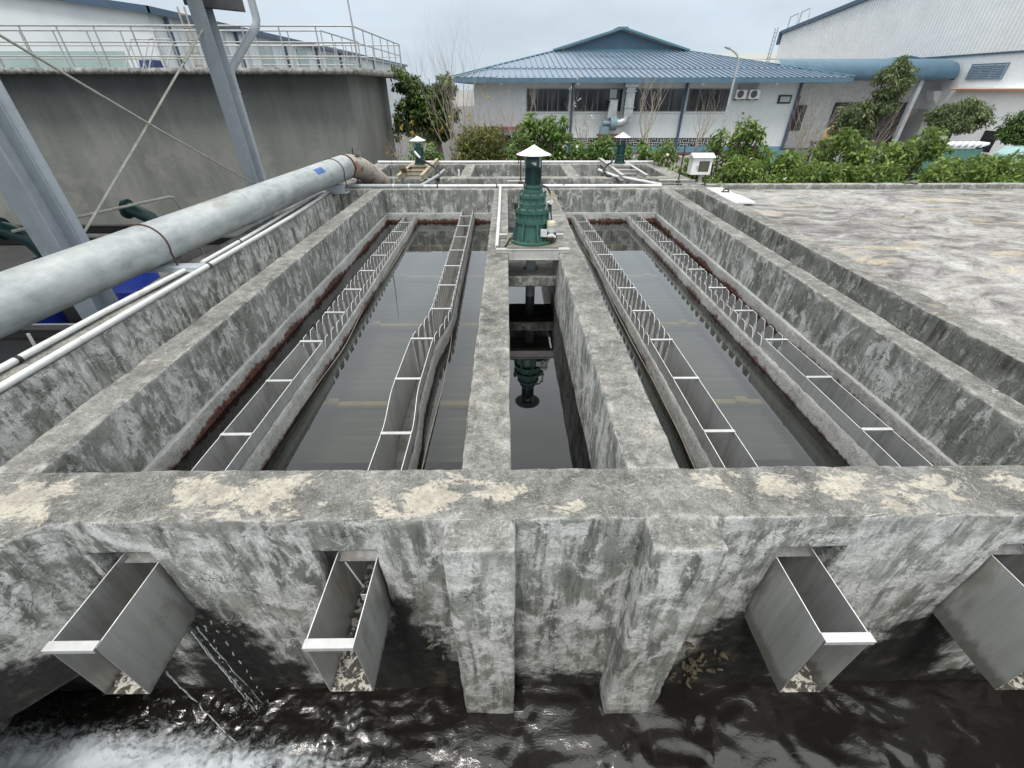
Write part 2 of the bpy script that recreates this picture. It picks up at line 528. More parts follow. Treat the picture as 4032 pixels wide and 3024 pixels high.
def steel_mat(name, base, rough, metal, streak=0.3, runs=False):
    m = NT(name)
    s1 = m.noise((1.4, 5.0, 0.5), 5, 0.6)
    s2 = m.noise((30.0, 30.0, 1.3), 5, 0.65)
    big = m.noise(1.6, 4, 0.55)
    k = m.math('ADD', m.math('MULTIPLY', s1, 0.4), m.math('ADD', m.math('MULTIPLY', s2, streak), m.math('MULTIPLY', big, 0.6 - streak)))
    lo = tuple(c * 0.68 for c in base); hi = tuple(min(1, c * 1.3) for c in base)
    c = m.ramp(k, [(0.32, lo), (0.5, base), (0.68, hi)])
    if runs:
        px, py, pz = m.sep(m.P)
        ph = m.math('FRACT', m.math('ADD', m.math('DIVIDE', m.math('SUBTRACT', py, 3.56), 0.166), 0.5))
        d = m.math('MULTIPLY', m.math('ABSOLUTE', m.math('SUBTRACT', ph, 0.5)), 0.166)
        l2 = m.math('MULTIPLY', m.mr(px, -1.1, -1.0), m.mr(px, -0.55, -0.5, 1, 0))
        ztop = m.math('SUBTRACT', -0.415, m.math('MULTIPLY', m.math('MAXIMUM', m.math('SUBTRACT', py, 2.0), 0.0), m.math('MULTIPLY', m.math('SUBTRACT', 1.0, l2), 0.018)))
        dep = m.math('SUBTRACT', ztop, pz)
        wob = m.mr(m.noise(40.0, 4, 0.7), 0.3, 0.7, -0.012, 0.012, False)
        h = m.math('SUBTRACT', m.math('ADD', m.math('ADD', 0.024, m.math('MULTIPLY', dep, 0.16)), wob), d)
        msk = m.math('MULTIPLY', m.mr(h, -0.006, 0.006), m.math('MULTIPLY', m.mr(py, 3.52, 3.58), m.mr(dep, -0.01, 0.03)))
        pale = m.mix(m.mr(s2, 0.35, 0.65), (0.56, 0.555, 0.53), (0.80, 0.795, 0.77))
        c = m.mix(m.math('MULTIPLY', msk, 0.9), c, pale)
        dk = m.math('MULTIPLY', m.mr(py, 3.52, 3.58), m.math('SUBTRACT', 1.0, msk))
        c = m.mix(m.math('MULTIPLY', dk, 0.75), c, (0.13, 0.135, 0.135))
        # grime on the clean sheets: runs, smears and a dirty lower edge
        g1 = m.noise((22.0, 22.0, 2.5), 6, 0.7, 0.3)
        g2 = m.noise(3.5, 6, 0.7, 0.5)
        grime = m.math('MULTIPLY', m.mr(m.math('ADD', m.math('MULTIPLY', g1, .5), m.math('MULTIPLY', g2, .5)), 0.50, 0.66), 0.45)
        c = m.mix(grime, c, (0.20, 0.19, 0.165))
        lowe = m.math('MULTIPLY', m.mr(m.math('ADD', pz, m.mr(g1, 0.3, 0.7, -.05, .05, False)), -0.76, -0.82), 0.6)
        c = m.mix(lowe, c, (0.12, 0.105, 0.08))
        nw = m.math('MULTIPLY', m.mr(m.math('ADD', py, m.mr(g2, 0.3, 0.7, -.05, .05, False)), 1.13, 1.2), m.math('MULTIPLY', m.mr(py, 1.5, 1.4), m.mr(g1, 0.42, 0.56)))
        c = m.mix(m.math('MULTIPLY', nw, 0.8), c, (0.36, 0.345, 0.31))
        return m.bsdf(c, m.mr(msk, 0, 1, rough, 0.8), m.math('MULTIPLY', metal, m.math('SUBTRACT', 1.0, m.math('MULTIPLY', m.mr(py, 3.52, 3.58), 0.9))), m.bump(big, 0.12, 0.02), 0.5)
    return m.bsdf(c, m.mr(s1, 0.25, 0.75, rough - 0.08, rough + 0.12), metal, m.bump(big, 0.12, 0.02), 0.5)

def leaf_mat(name, dark, mid, light, patch=1.2, trans=0.35):
    m = NT(name)
    rnd = m.geo.outputs['Random Per Island']
    n = m.noise(patch, 4, 0.6)
    k = m.math('ADD', m.math('MULTIPLY', rnd, 0.62), m.math('MULTIPLY', n, 0.38))
    c = m.ramp(k, [(0.15, dark), (0.48, mid), (0.80, light)])
    b = m.n('ShaderNodeBsdfPrincipled')
    m.put(b.inputs['Base Color'], c); b.inputs['Roughness'].default_value = 0.42
    b.inputs['Specular IOR Level'].default_value = 0.35
    tr = m.n('ShaderNodeBsdfTranslucent')
    m.put(tr.inputs['Color'], m.mix(0.5, c, light))
    mx = m.n('ShaderNodeMixShader')
    mx.inputs[0].default_value = trans
    m.t.links.new(b.outputs[0], mx.inputs[1]); m.t.links.new(tr.outputs[0], mx.inputs[2])
    m.t.links.new(mx.outputs[0], m.out.inputs['Surface'])
    return m.mat

def water_mat(name, tint, bump_sc=3.0, bump_st=0.02, f0=0.05, pw=2.6, dark=0.0):
    m = NT(name)
    h = m.noise((bump_sc, bump_sc * 0.6, 1.0), 3, 0.5, 0.4)
    nrm = m.bump(h, bump_st, 0.05)
    lw = m.n('ShaderNodeLayerWeight'); lw.inputs['Blend'].default_value = 0.5
    m.put(lw.inputs['Normal'], nrm)
    f = m.math('ADD', f0, m.math('MULTIPLY', m.math('POWER', lw.outputs['Facing'], pw), 1 - f0), True)
    tr = m.n('ShaderNodeBsdfTransparent'); m.put(tr.inputs['Color'], tint)
    gl = m.n('ShaderNodeBsdfGlossy'); gl.inputs['Roughness'].default_value = 0.0
    m.put(gl.inputs['Normal'], nrm)
    mx = m.n('ShaderNodeMixShader')
    m.t.links.new(f, mx.inputs[0]); m.t.links.new(tr.outputs[0], mx.inputs[1]); m.t.links.new(gl.outputs[0], mx.inputs[2])
    m.t.links.new(mx.outputs[0], m.out.inputs['Surface'])
    return m.mat

M = {}
M['front'] = concrete('weathered_concrete_front', 0.95, True, True, 1.22, 0.0, 0.485, 0.5)
M['conc'] = concrete('weathered_concrete', 1.0, False, False, 1.1, 0.1, 0.515, 0.9)
M['div'] = concrete('weathered_concrete_divider', 1.08, False, False, 1.3, 0.15, 0.485, 0.6)
M['rear'] = concrete('weathered_concrete_rear', 1.15, False, False, 1.0, 0.55, 0.53, 0.9)
M['dark'] = concrete('weathered_concrete_mouldy', 1.0, False, False, 0.85, 0.3, 0.55, 1.5)
M['crust'] = crust_mat('lime_crust', -0.556, 0.95)
M['crust_grey'] = crust_mat('grey_lime_crust', -0.586, 0.85)
M['steel'] = steel_mat('stainless_steel', (0.50, 0.51, 0.505), 0.42, 0.55, 0.3, True)
M['steel_in'] = steel_mat('stained_steel', (0.40, 0.40, 0.385), 0.50, 0.55, 0.5)
M['bar'] = steel_mat('bright_steel_bar', (0.54, 0.545, 0.54), 0.42, 0.25, 0.3)
M['edge'] = plain('painted_edge_glint', (0.72, 0.73, 0.73), 0.5, 0.0, 0.15, 9.0)  # near-white colour paints the glint along the sheets' top edges
M['galv'] = None
M['white'] = plain('white_plastic', (0.66, 0.67, 0.66), 0.4, 0, 0.08, 5.0, 0, ((0.25, 0.22, 0.17), 0.35))
M['greypipe'] = plain('grey_plastic', (0.34, 0.36, 0.37), 0.45, 0, 0.1, 5.0, 0, ((0.16, 0.14, 0.11), 0.4))
M['black'] = plain('black_rubber', (0.016, 0.016, 0.017), 0.45)
M['green'] = plain('green_enamel', (0.040, 0.115, 0.094), 0.34, 0, 0.16, 9.0, 0.05, ((0.06, 0.10, 0.08), 0.35))
M['green_dark'] = plain('dark_green_enamel', (0.020, 0.062, 0.055), 0.38, 0, 0.15, 9.0, 0.05)
M['bolt'] = plain('rusty_bolt', (0.10, 0.075, 0.06), 0.6, 0.3, 0.3, 40)
M['rust'] = plain('rusty_iron', (0.075, 0.038, 0.024), 0.8, 0.2, 0.35, 25, 0.3)
M['paint_grey'] = plain('grey_painted_steel', (0.40, 0.44, 0.47), 0.42, 0, 0.09, 4.0, 0, ((0.18, 0.17, 0.15), 0.3))
M['beam'] = plain('pale_grey_painted_beam', (0.46, 0.46, 0.44), 0.5, 0, 0.12, 6.0, 0, ((0.22, 0.18, 0.13), 0.5))
M['beam_rust'] = plain('yellowed_beam', (0.42, 0.37, 0.27), 0.6, 0, 0.2, 8.0, 0.1, ((0.16, 0.07, 0.035), 0.8))
M['hood'] = plain('white_sheet_hood', (0.78, 0.78, 0.77), 0.35, 0.1, 0.06, 8.0)
M['rail'] = plain('railing_steel', (0.42, 0.42, 0.42), 0.4, 0.4, 0.12, 4.0)

def galv_mat():
    m = NT('galvanised_steel')
    a = m.noise(3.0, 7, 0.7, 0.5)
    b = m.noise((14.0, 4.0, 14.0), 5, 0.65)
    px, py, pz = m.sep(m.P)
    c = m.ramp(m.math('ADD', m.math('MULTIPLY', a, 0.6), m.math('MULTIPLY', b, 0.4)),
               [(0.34, (0.27, 0.30, 0.305)), (0.46, (0.39, 0.425, 0.425)), (0.56, (0.47, 0.50, 0.495)), (0.68, (0.60, 0.61, 0.60))])
    br = m.math('MULTIPLY', m.mr(m.noise((5.0, 1.2, 5.0), 6, 0.7), 0.52, 0.68), m.mr(pz, 0.30, 0.46))
    c = m.mix(m.math('MULTIPLY', br, 0.6), c, (0.30, 0.26, 0.20))
    return m.bsdf(c, m.mr(a, 0.3, 0.7, 0.36, 0.55), 0.25, m.bump(m.noise(14.0, 5, 0.7), 0.15, 0.01), 0.5)
M['galv'] = galv_mat()

def rust_pipe_mat():
    m = NT('rust_stained_pipe')
    a = m.noise(4.5, 7, 0.72, 0.6)
    c = m.ramp(a, [(0.35, (0.32, 0.31, 0.29)), (0.5, (0.44, 0.40, 0.36)), (0.58, (0.30, 0.20, 0.14)), (0.66, (0.24, 0.08, 0.03))])
    return m.bsdf(c, 0.6, 0.2, m.bump(a, 0.2, 0.01))
M['rustpipe'] = rust_pipe_mat()

# ================================================================== ground
gm = NT('pale_paving')
gc = gm.ramp(gm.math('ADD', gm.math('MULTIPLY', gm.noise(0.35, 6, 0.6), 0.6), gm.math('MULTIPLY', gm.noise(6.0, 5, 0.65), 0.4)),
             [(0.35, (0.16, 0.155, 0.145)), (0.5, (0.24, 0.235, 0.22)), (0.65, (0.33, 0.325, 0.31))])
GROUND = gm.bsdf(gc, 0.9)
# the paving stops round the channel pit under the photographer
gb = MB()
for x0, x1, y0, y1 in ((-700, -4.45, 17.25, 900), (-4.45, 700, 12.46, 900), (14.2, 700, -60, 12.46), (-3.58, 14.2, -60, -0.62)):
    gb.add([(x0, y0, -2), (x1, y0, -2), (x1, y1, -2), (x0, y1, -2)], [(0, 1, 2, 3)])
tag(gb.build('ground', GROUND), kind='structure')
yf = plain('dark_yard_floor', (0.045, 0.045, 0.045), 0.9, 0, 0.3, 1.5)  # near-black floor colour, same for yard and pit
yb_ = MB(); yb_.add([(-60, -60, -2), (-3.58, -60, -2), (-3.58, 9.4, -2), (-60, 9.4, -2)], [(0, 1, 2, 3)])
yb_.add([(-60, 9.4, -3.4), (-3.3, 9.4, -3.4), (-3.3, 12.5, -3.4), (-4.45, 12.5, -3.4), (-4.45, 17.3, -3.4), (-60, 17.3, -3.4)], [(0, 1, 2, 3, 4, 5)])
yb_.add([(-60, 9.4, -3.4), (-3.3, 9.4, -3.4), (-3.3, 9.4, -2), (-60, 9.4, -2)], [(0, 1, 2, 3)])
yb_.add([(-4.45, 12.46, -3.4), (-4.45, 17.3, -3.4), (-4.45, 17.3, -2), (-4.45, 12.46, -2)], [(0, 1, 2, 3)])
tag(yb_.build('yard_floor', yf), kind='structure')
rm = plain('asphalt_road', (0.13, 0.13, 0.13), 0.9, 0, 0.2, 1.5)
rb = MB(); rb.add([(-4.2, 14.0, -1.996), (-2.2, 14.0, -1.996), (-1.2, 24, -1.996), (-1.2, 120, -1.996), (-14, 120, -1.996), (-14, 25, -1.996), (-4.2, 24, -1.996)], [tuple(range(7))])
tag(rb.build('road', rm), kind='structure')
kb = MB(); kb.bar((-2.2, 14.0, -1.93), (-1.1, 24.0, -1.93), 0.18, 0.14); kb.bar((-1.1, 24.1, -1.93), (-1.1, 60, -1.93), 0.18, 0.14)
tag(kb.build('kerb', plain('kerb_stone', (0.45, 0.45, 0.43), 0.9)), kind='structure')

# ================================================================== settling basin
basin = empty('settling_basin', (0, 1.4, -1.0), 'large weathered open concrete settling basin with peeling grey walls', 'settling basin')
LX = [(-1.95, -1.74), (-0.87, -0.66), (1.34, 1.55), (2.43, 2.64)]
holes = []
for i, (a, b) in enumerate(LX):
    l, r = ((0.075, 0.012) if a < 0 else (0.012, 0.085))
    holes.append((a - l, b + r, 1.0, 1.8, -0.84, -0.235))
rough_solid('front_wall', [(-4.6, 4.6, 1.235, 1.548, -2.3, 0.0)], M['front'], basin, holes, 0.045, 0.006, 0.012, 0.016)
rough_solid('channel_end_wall', [], M['front'], basin, (), 0.06, 0.006, 0.014, 0.012,
            [([(-2.052, 1.242), (-4.6, 1.242), (-4.6, -0.4), (-3.75, -0.4)], -0.98, -0.003)])
rough_solid('buttress', [(-0.290, 0.025, 1.075, 1.245, -2.3, -0.003)], M['div'], basin, (), 0.04, 0.006, 0.014, 0.016)
rough_solid('buttress', [(0.618, 0.935, 1.070, 1.245, -2.3, -0.003)], M['div'], basin, (), 0.04, 0.006, 0.014, 0.016)
rough_solid('dividing_wall', [(-0.245, 0.008, 1.535, 8.85, -1.5, -0.003)], M['div'], basin, (), 0.06, 0.007, 0.014, 0.014)
rough_solid('dividing_wall', [(0.608, 0.885, 1.535, 8.85, -1.5, -0.003)], M['div'], basin, (), 0.06, 0.007, 0.014, 0.014)
rough_solid('side_wall', [(-2.625, -2.385, 1.535, 8.85, -1.5, -0.003)], M['conc'], basin, (), 0.07, 0.006, 0.014, 0.012)
rough_solid('side_wall', [(2.965, 3.175, 1.535, 8.85, -1.5, -0.003)], M['conc'], basin, (), 0.07, 0.006, 0.014, 0.012)
rough_solid('end_wall', [(-3.60, 3.66, 8.84, 9.235, -1.5, 0.0)], M['rear'], basin, (), 0.08, 0.006, 0.014, 0.012)
def crust(name, b, step=0.05):
    return rough_solid(name, [b], M['crust'], basin, (), step, 0.010, 0.012, 0.0)
crust('mineral_crust', (-2.40, -2.355, 1.54, 8.83, -0.75, -0.445))
crust('mineral_crust', (2.935, 2.98, 1.54, 8.83, -0.75, -0.445))
crust('mineral_crust', (-2.37, -0.25, 8.80, 8.86, -0.75, -0.425))
crust('mineral_crust', (0.89, 2.94, 8.80, 8.86, -0.75, -0.425))
rough_solid('shaft_slab', [(0.0, 0.615, 5.10, 5.68, -0.46, -0.325)], M['dark'], basin,
            [MB().lathe((0.30, 5.42, -0.6), [(0.105, 0), (0.105, 0.5)], 24).mesh('cut')], 0.04, 0.006, 0.014, 0.01)
# floor below the water and inclined settler plates held down by yellow straps
mf = plain('silted_floor', (0.045, 0.055, 0.05), 0.9, 0, 0.3, 2.0)
MB().box(-2.6, 3.17, 1.5, 8.9, -1.72, -1.5).build('floor', mf, basin)
sm_ = NT('settler_plates')
sx, sy, sz = sm_.sep(sm_.P)
rows = sm_.math('SINE', sm_.math('MULTIPLY', sy, 2 * math.pi / 0.13))
rc = sm_.mix(sm_.mr(rows, -0.6, 0.6), (0.20, 0.215, 0.20), (0.30, 0.315, 0.295))
rc = sm_.mix(sm_.mr(sm_.noise((0.8, 2.5, 1.0), 6, 0.65), 0.42, 0.62), rc, (0.17, 0.185, 0.17))
SETT = sm_.bsdf(rc, 0.8)
mb = MB()
for x0, x1 in ((-2.34, -0.26), (0.90, 2.92)):
    k = 0
    y = 2.62
    while y < 8.6:
        mb.bar((x0 + 0.02, y, -1.0 + 0.006 * ((k * 7) % 3)), (x0 + 0.02, y + 0.115, -0.98), 0.001, 0.001) if False else None
        mb.add([(x0, y, -1.03), (x1, y, -1.03), (x1, y + 0.12, -0.97), (x0, y + 0.12, -0.97)], [(0, 1, 2, 3)])
        y += 0.13; k += 1
o = mb.build('settler_plates', SETT, basin); o['kind'] = 'stuff'
YEL = plain('ochre_strap', (0.62, 0.48, 0.24), 0.7, 0, 0.25, 6.0)
for y in (3.25, 4.90, 6.58, 8.2):
    for x0, x1 in ((-2.34, -0.27), (0.91, 2.90)):
        s_ = MB(); s_.box(x0, x1, y - 0.03, y + 0.035, -0.90, -0.875)
        xa = x0 + 0.62 if x0 < 0 else x1 - 0.72
        s_.box(xa, xa + 0.10, y - 0.04, y + 0.045, -0.872, -0.845)
        s_.build('strap', YEL, basin)

# water
def lbend(i, y):
    """how far the launder sheets wander off their straight line"""
    if i == 1:
        t = max(0.0, min(1.0, (y - 2.2) / 0.6)) * max(0.0, min(1.0, (4.1 - y) / 0.7))
        return -0.045 * (t * t * (3 - 2 * t)) + 0.05 * max(0.0, min(1.0, (y - 3.6) / .6)) - 0.011 * max(0, y - 4.2)
    return -0.010 * max(0.0, y - 4) + 0.004 * math.sin(y * 1.7 + i)
WB = water_mat('basin_water', (0.40, 0.415, 0.37), 2.2, 0.010, 0.045, 2.7)
WC = water_mat('dark_water', (0.10, 0.12, 0.12), 2.0, 0.008, 0.04, 2.4)
wb = MB()
ysw = [float(v) for v in np.linspace(1.54, 8.82, 60)]
for lf, rt in ((lambda y: -2.36, lambda y: LX[0][0] + lbend(0, y) + .002), (lambda y: LX[0][1] + lbend(0, y) - .002, lambda y: LX[1][0] + lbend(1, y) + .002), (lambda y: LX[1][1] + lbend(1, y) - .002, lambda y: -0.24),
               (lambda y: 0.88, lambda y: LX[2][0] + lbend(2, y) + .002), (lambda y: LX[2][1] + lbend(2, y) - .002, lambda y: LX[3][0] + lbend(3, y) + .002), (lambda y: LX[3][1] + lbend(3, y) - .002, lambda y: 2.94)):
    vs = []
    for y in ysw: vs += [(lf(y), y, -0.597), (rt(y), y, -0.597)]
    wb.add(vs, [(2 * k, 2 * k + 1, 2 * k + 3, 2 * k + 2) for k in range(len(ysw) - 1)])
tag(wb.build('basin_water', WB), kind='structure')
wc = MB()
wc.add([(0.0, 1.54, -0.70), (0.62, 1.54, -0.70), (0.62, 8.85, -0.70), (0.0, 8.85, -0.70)], [(0, 1, 2, 3)])
tag(wc.build('channel_water', WC), kind='structure')

# collecting channel: dark, rippled, foaming at the left
def coll_water():
    nx_, ny_ = 700, 130
    xs = np.linspace(-4.6, 4.6, nx_); ys = np.linspace(-0.3, 1.30, ny_)
    X_, Y_ = np.meshgrid(xs, ys)
    Zv = np.zeros_like(X_)
    foam = np.clip((-0.35 - X_) / 1.0, 0, 1)
    for j in range(ny_):
        for i in range(nx_):
            x, y = X_[j, i], Y_[j, i]
            a = mnoise.noise(Vector((x * 2.6 + 0.5 * y, y * 4.0, 1.3))) * 0.034
            b = mnoise.noise(Vector((x * 8.0 + 1.5 * mnoise.noise(Vector((x * 3, y * 3, 5))), y * 11.0, 4.1))) * 0.019
            calm = 0.55 + 0.75 * foam[j, i] + (0.5 if -0.8 < x < 0.9 else 0.0) * 0.6
            Zv[j, i] = (a + b) * calm
            if foam[j, i] > 0:
                Zv[j, i] += abs(mnoise.noise(Vector((x * 17, y * 22, 0)))) * 0.02 * foam[j, i]
    v = np.stack([X_, Y_, Zv - 1.80], -1).reshape(-1, 3)
    idx = np.arange(nx_ * ny_).reshape(ny_, nx_)
    q = np.stack([idx[:-1, :-1], idx[:-1, 1:], idx[1:, 1:], idx[1:, :-1]], -1).reshape(-1, 4)
    me = bpy.data.meshes.new('collecting_water')
    me.vertices.add(len(v)); me.vertices.foreach_set('co', v.ravel())
    me.loops.add(q.size); me.loops.foreach_set('vertex_index', q.ravel().astype(np.int32))
    me.polygons.add(len(q)); me.polygons.foreach_set('loop_start', np.arange(0, q.size, 4, dtype=np.int32))
    me.polygons.foreach_set('use_smooth', np.ones(len(q), bool))
    me.update(calc_edges=True)
    m = NT('foaming_channel_water')
    px, py, pz = m.sep(m.P)
    wv = m.warp(m.P, 2.5, 0.35)
    f1 = m.noise((5.0, 11.0, 1.0), 9, 0.8, 0.8, vec=wv)
    f2 = m.noise(26.0, 5, 0.75, 0.4)
    zone = m.math('ADD', m.mr(px, -2.2, -0.10, 0.22, -0.16, False), m.mr(py, 0.84, 1.10, 0.06, -0.26, False))
    k = m.math('ADD', m.math('ADD', m.math('MULTIPLY', f1, 0.65), m.math('MULTIPLY', f2, 0.35)), zone)
    fo = m.mr(k, 0.50, 0.76)
    spk = m.math('MULTIPLY', m.mr(f2, 0.68, 0.76), m.mr(px, 0.1, -0.9, 0, 0.6))
    fo = m.math('MAXIMUM', fo, m.math('MULTIPLY', spk, m.mr(k, 0.36, 0.5)))
    col = m.mix(fo, (0.013, 0.012, 0.010), (0.66, 0.71, 0.74))
    nrm = m.bump(m.noise((9.0, 16.0, 6.0), 5, 0.65, 0.7), m.mr(px, -0.4, 1.2, 0.34, 0.16), 0.02)
    m.bsdf(col, m.mr(fo, 0, 0.6, 0.03, 0.75), 0, nrm, m.mr(fo, 0, .5, 0.6, 0.2), IOR=1.6)
    return tag(link('collecting_water', me, m.mat), kind='structure')
coll_water()
# far bank of the channel below the walkway the picture was taken from
rough_solid('channel_walkway', [(-4.6, 4.6, -0.60, -0.28, -2.3, -0.02)], M['conc'], basin, (), 0.12, 0.005, 0.012, 0.0)

# ================================================================== launders
def lz(y, flat):
    return -0.335 if flat else -0.332 - 0.018 * max(0.0, y - 2.0)
def plate(xf, ys, zt, zb, th):
    """upright sheet: x = xf(y), top profile zt(list), bottom zb"""
    mb = MB()
    n = len(ys)
    vs = []
    for y, z in zip(ys, zt):
        x = xf(y)
        vs += [(x, y, z), (x + th, y, z), (x + th, y, zb), (x, y, zb)]
    fs = []
    mb.m = 1
    mb.add(vs, [(4 * i, 4 * i + 4, 4 * i + 5, 4 * i + 1) for i in range(n - 1)])
    mb.m = 0
    for i in range(n - 1):
        a, b = 4 * i, 4 * (i + 1)
        fs += [(a + 1, b + 1, b + 2, a + 2), (a + 2, b + 2, b + 3, a + 3), (a + 3, b + 3, b, a)]
    fs += [(0, 1, 2, 3), (4 * n - 1, 4 * n - 2, 4 * n - 3, 4 * n - 4)]
    return mb.add(vs, fs)
LABEL = ['stainless launder with rusty rim along the left outer wall, spilling water from its spout',
         'stainless launder with bent sheet sides just left of the grey dividing walls',
         'stainless launder just right of the centre channel, its spout beside the right buttress',
         'stainless launder running along the right basin side wall, rightmost of the four']
def launder(i):
    xa, xb = LX[i]
    flat = (i == 1)
    root = empty('launder', ((xa + xb) / 2, 0.86, -0.8), LABEL[i], 'launder', 'steel overflow launders')
    rnd = random.Random(i)
    def bend(y): return lbend(i, y)
    yend = 8.79
    y0 = 0.855
    ynotch = 3.56
    ph = 0.166
    ends = -0.80 if xa < 0 else -0.875
    def prof(jit):
        ys, zt = [y0], [lz(y0, flat)]
        y = y0 + 0.1
        while y < ynotch:
            ys.append(y); zt.append(lz(y, flat)); y += 0.12
        y = ynotch
        ys.append(y - 0.004); zt.append(lz(y, flat))
        while y < yend - ph:
            t = lz(y, flat); b = t - 0.095 + (0.010 * rnd.random()); dl = 0.01 * rnd.random() - 0.005
            for d, z in ((0.0, b), (0.030, t - 0.022), (0.046, t + dl), (0.120, t + dl), (0.136, t - 0.022)):
                ys.append(y + d); zt.append(z)
            y += ph
        ys.append(yend); zt.append(lz(yend, flat) - 0.05)
        return ys, zt
    for k, xs in ((0, xa), (1, xb - 0.005)):
        ys, zt = prof(k)
        plate(lambda y, xs=xs: xs + bend(y), ys, zt, ends, 0.0045).build('side_plate', [M['steel'], M['edge']], root)
    # floor with scum in the spout
    fb = MB()
    yy = np.linspace(y0, yend, 60)
    for a, b in zip(yy[:-1], yy[1:]):
        fb.add([(xa + 0.005 + bend(a), a, ends + 0.004), (xb - 0.005 + bend(a), a, ends + 0.004), (xb - 0.005 + bend(b), b, ends + 0.004), (xa + 0.005 + bend(b), b, ends + 0.004)], [(0, 1, 2, 3)])
        fb.add([(xa + bend(a), a, ends - 0.001), (xb + bend(a), a, ends - 0.001), (xb + bend(b), b, ends - 0.001), (xa + bend(b), b, ends - 0.001)], [(3, 2, 1, 0)])
    fb.build('floor', SCUM, root)
    MB().box(xa + 0.006 + bend(yend), xb - 0.006 + bend(yend), yend - 0.004, yend, ends, lz(yend, flat) + 0.0).build('end_plate', M['steel_in'], root)
    # cross bars
    for k in range(10):
        y = 2.20 + 0.662 * k + (0.012 * rnd.random())
        if y > 8.5: break
        z = lz(y, flat) + 0.003
        b = MB()
        b.box(xa + bend(y) - 0.001, xb + bend(y) + 0.001, y - 0.013, y + 0.013, z, z + 0.004)
        b.box(xa + bend(y) + 0.001, xb + bend(y) - 0.001, y + 0.009, y + 0.013, z - 0.022, z)
        b.build('cross_bar', M['bar'], root)
    b = MB(); b.box(xa - 0.002, xb + 0.002, y0 - 0.012, y0 + 0.028, lz(y0, flat) + 0.002, lz(y0, flat) + 0.006)
    b.box(xa, xb, y0 - 0.012, y0 - 0.008, lz(y0, flat) - 0.018, lz(y0, flat) + 0.002)
    b.build('end_bar', M['bar'], root)
    b = MB(); yb = 1.30
    b.box(xa + 0.005, xb - 0.005, yb, yb + 0.004, lz(yb, flat) - 0.035, lz(yb, flat) + 0.03)
    b.box(xa + 0.005, xb - 0.005, yb - 0.03, yb, lz(yb, flat) - 0.035, lz(yb, flat) - 0.031)
    b.build('stiffener', M['steel'], root)
    if i == 1:
        b = MB(); b.bar((xa + 0.07, 1.22, -0.30), (xa + 0.135, 1.19, -0.47), 0.006, 0.006)
        b.box(xa + 0.13, xb - 0.006, 1.15, 1.155, -0.52, -0.47)
        b.build('bracket', M['bar'], root)
    # lime crust that marks the old water line on the outer faces
    for sgn, xs in ((-1, xa), (1, xb)):
        cb = MB()
        ys = np.linspace(1.56, yend - 0.02, 190)
        vs, fs = [], []
        zz = [-0.435, -0.455, -0.50, -0.55, -0.60, -0.68]
        for q, y in enumerate(ys):
            for p, z in enumerate(zz):
                t = 0.004 + (0.010 if 0 < p else 0.0) + 0.006 * fbm((xs, y, z), 9, 4) + (0.004 if p > 2 else 0)
                zq = z
                if p == 0:
                    zq = min(lz(y, flat) - 0.100, -0.43) + 0.010 * fbm((xs, y, 0), 14, 2)
                vs.append((xs + bend(y) + sgn * max(0.0015, t), y, zq))
        n = len(zz)
        for q in range(len(ys) - 1):
            for p in range(n - 1):
                f = (q * n + p, q * n + p + 1, (q + 1) * n + p + 1, (q + 1) * n + p)
                fs.append(f if sgn < 0 else f[::-1])
        cb.add(vs, fs, True)
        cb.build('crust', M['crust'] if (i, sgn) == (0, -1) else M['crust_grey'], root, auto=False)
    return root
sc = NT('scum_on_steel')
s1 = sc.noise(26.0, 6, 0.7, 0.8)
spx, spy, spz = sc.sep(sc.P)
scol = sc.mix(sc.mr(s1, 0.50, 0.54), (0.055, 0.05, 0.042), (0.50, 0.48, 0.42))
far = sc.ramp(sc.noise(8.0, 6, 0.65), [(0.35, (0.16, 0.15, 0.135)), (0.65, (0.36, 0.35, 0.32))])
scol = sc.mix(sc.mr(spy, 1.3, 2.2), scol, far)
SCUM = sc.bsdf(scol, 0.6, 0, sc.bump(s1, 0.4, 0.01))
for i in range(4): launder(i)

# cables lying along the launders at the water line
for i, (x, lab) in enumerate(((-1.715, 'thin cable lying along the water line of the left launder with rusty rim'), (-0.60, 'thin cable lying along the launder nearest the left dividing wall'), (1.30, 'thin cable lying along the launder just right of the centre channel'))):
    pts = [(x + 0.015 * math.sin(y * 2.1 + i) + 0.02 * fbm((x, y, 0), 0.8, 2) - 0.008 * max(0, y - 4), y, -0.585 + 0.012 * math.sin(y * 3 + i)) for y in np.linspace(1.6, 7.2, 60)]
    tag(MB().tube(pts, 0.0045, 6).build('cable', plain('grey_cable', (0.25, 0.22, 0.18), 0.7)), lab, 'cable', 'cables along the launders')

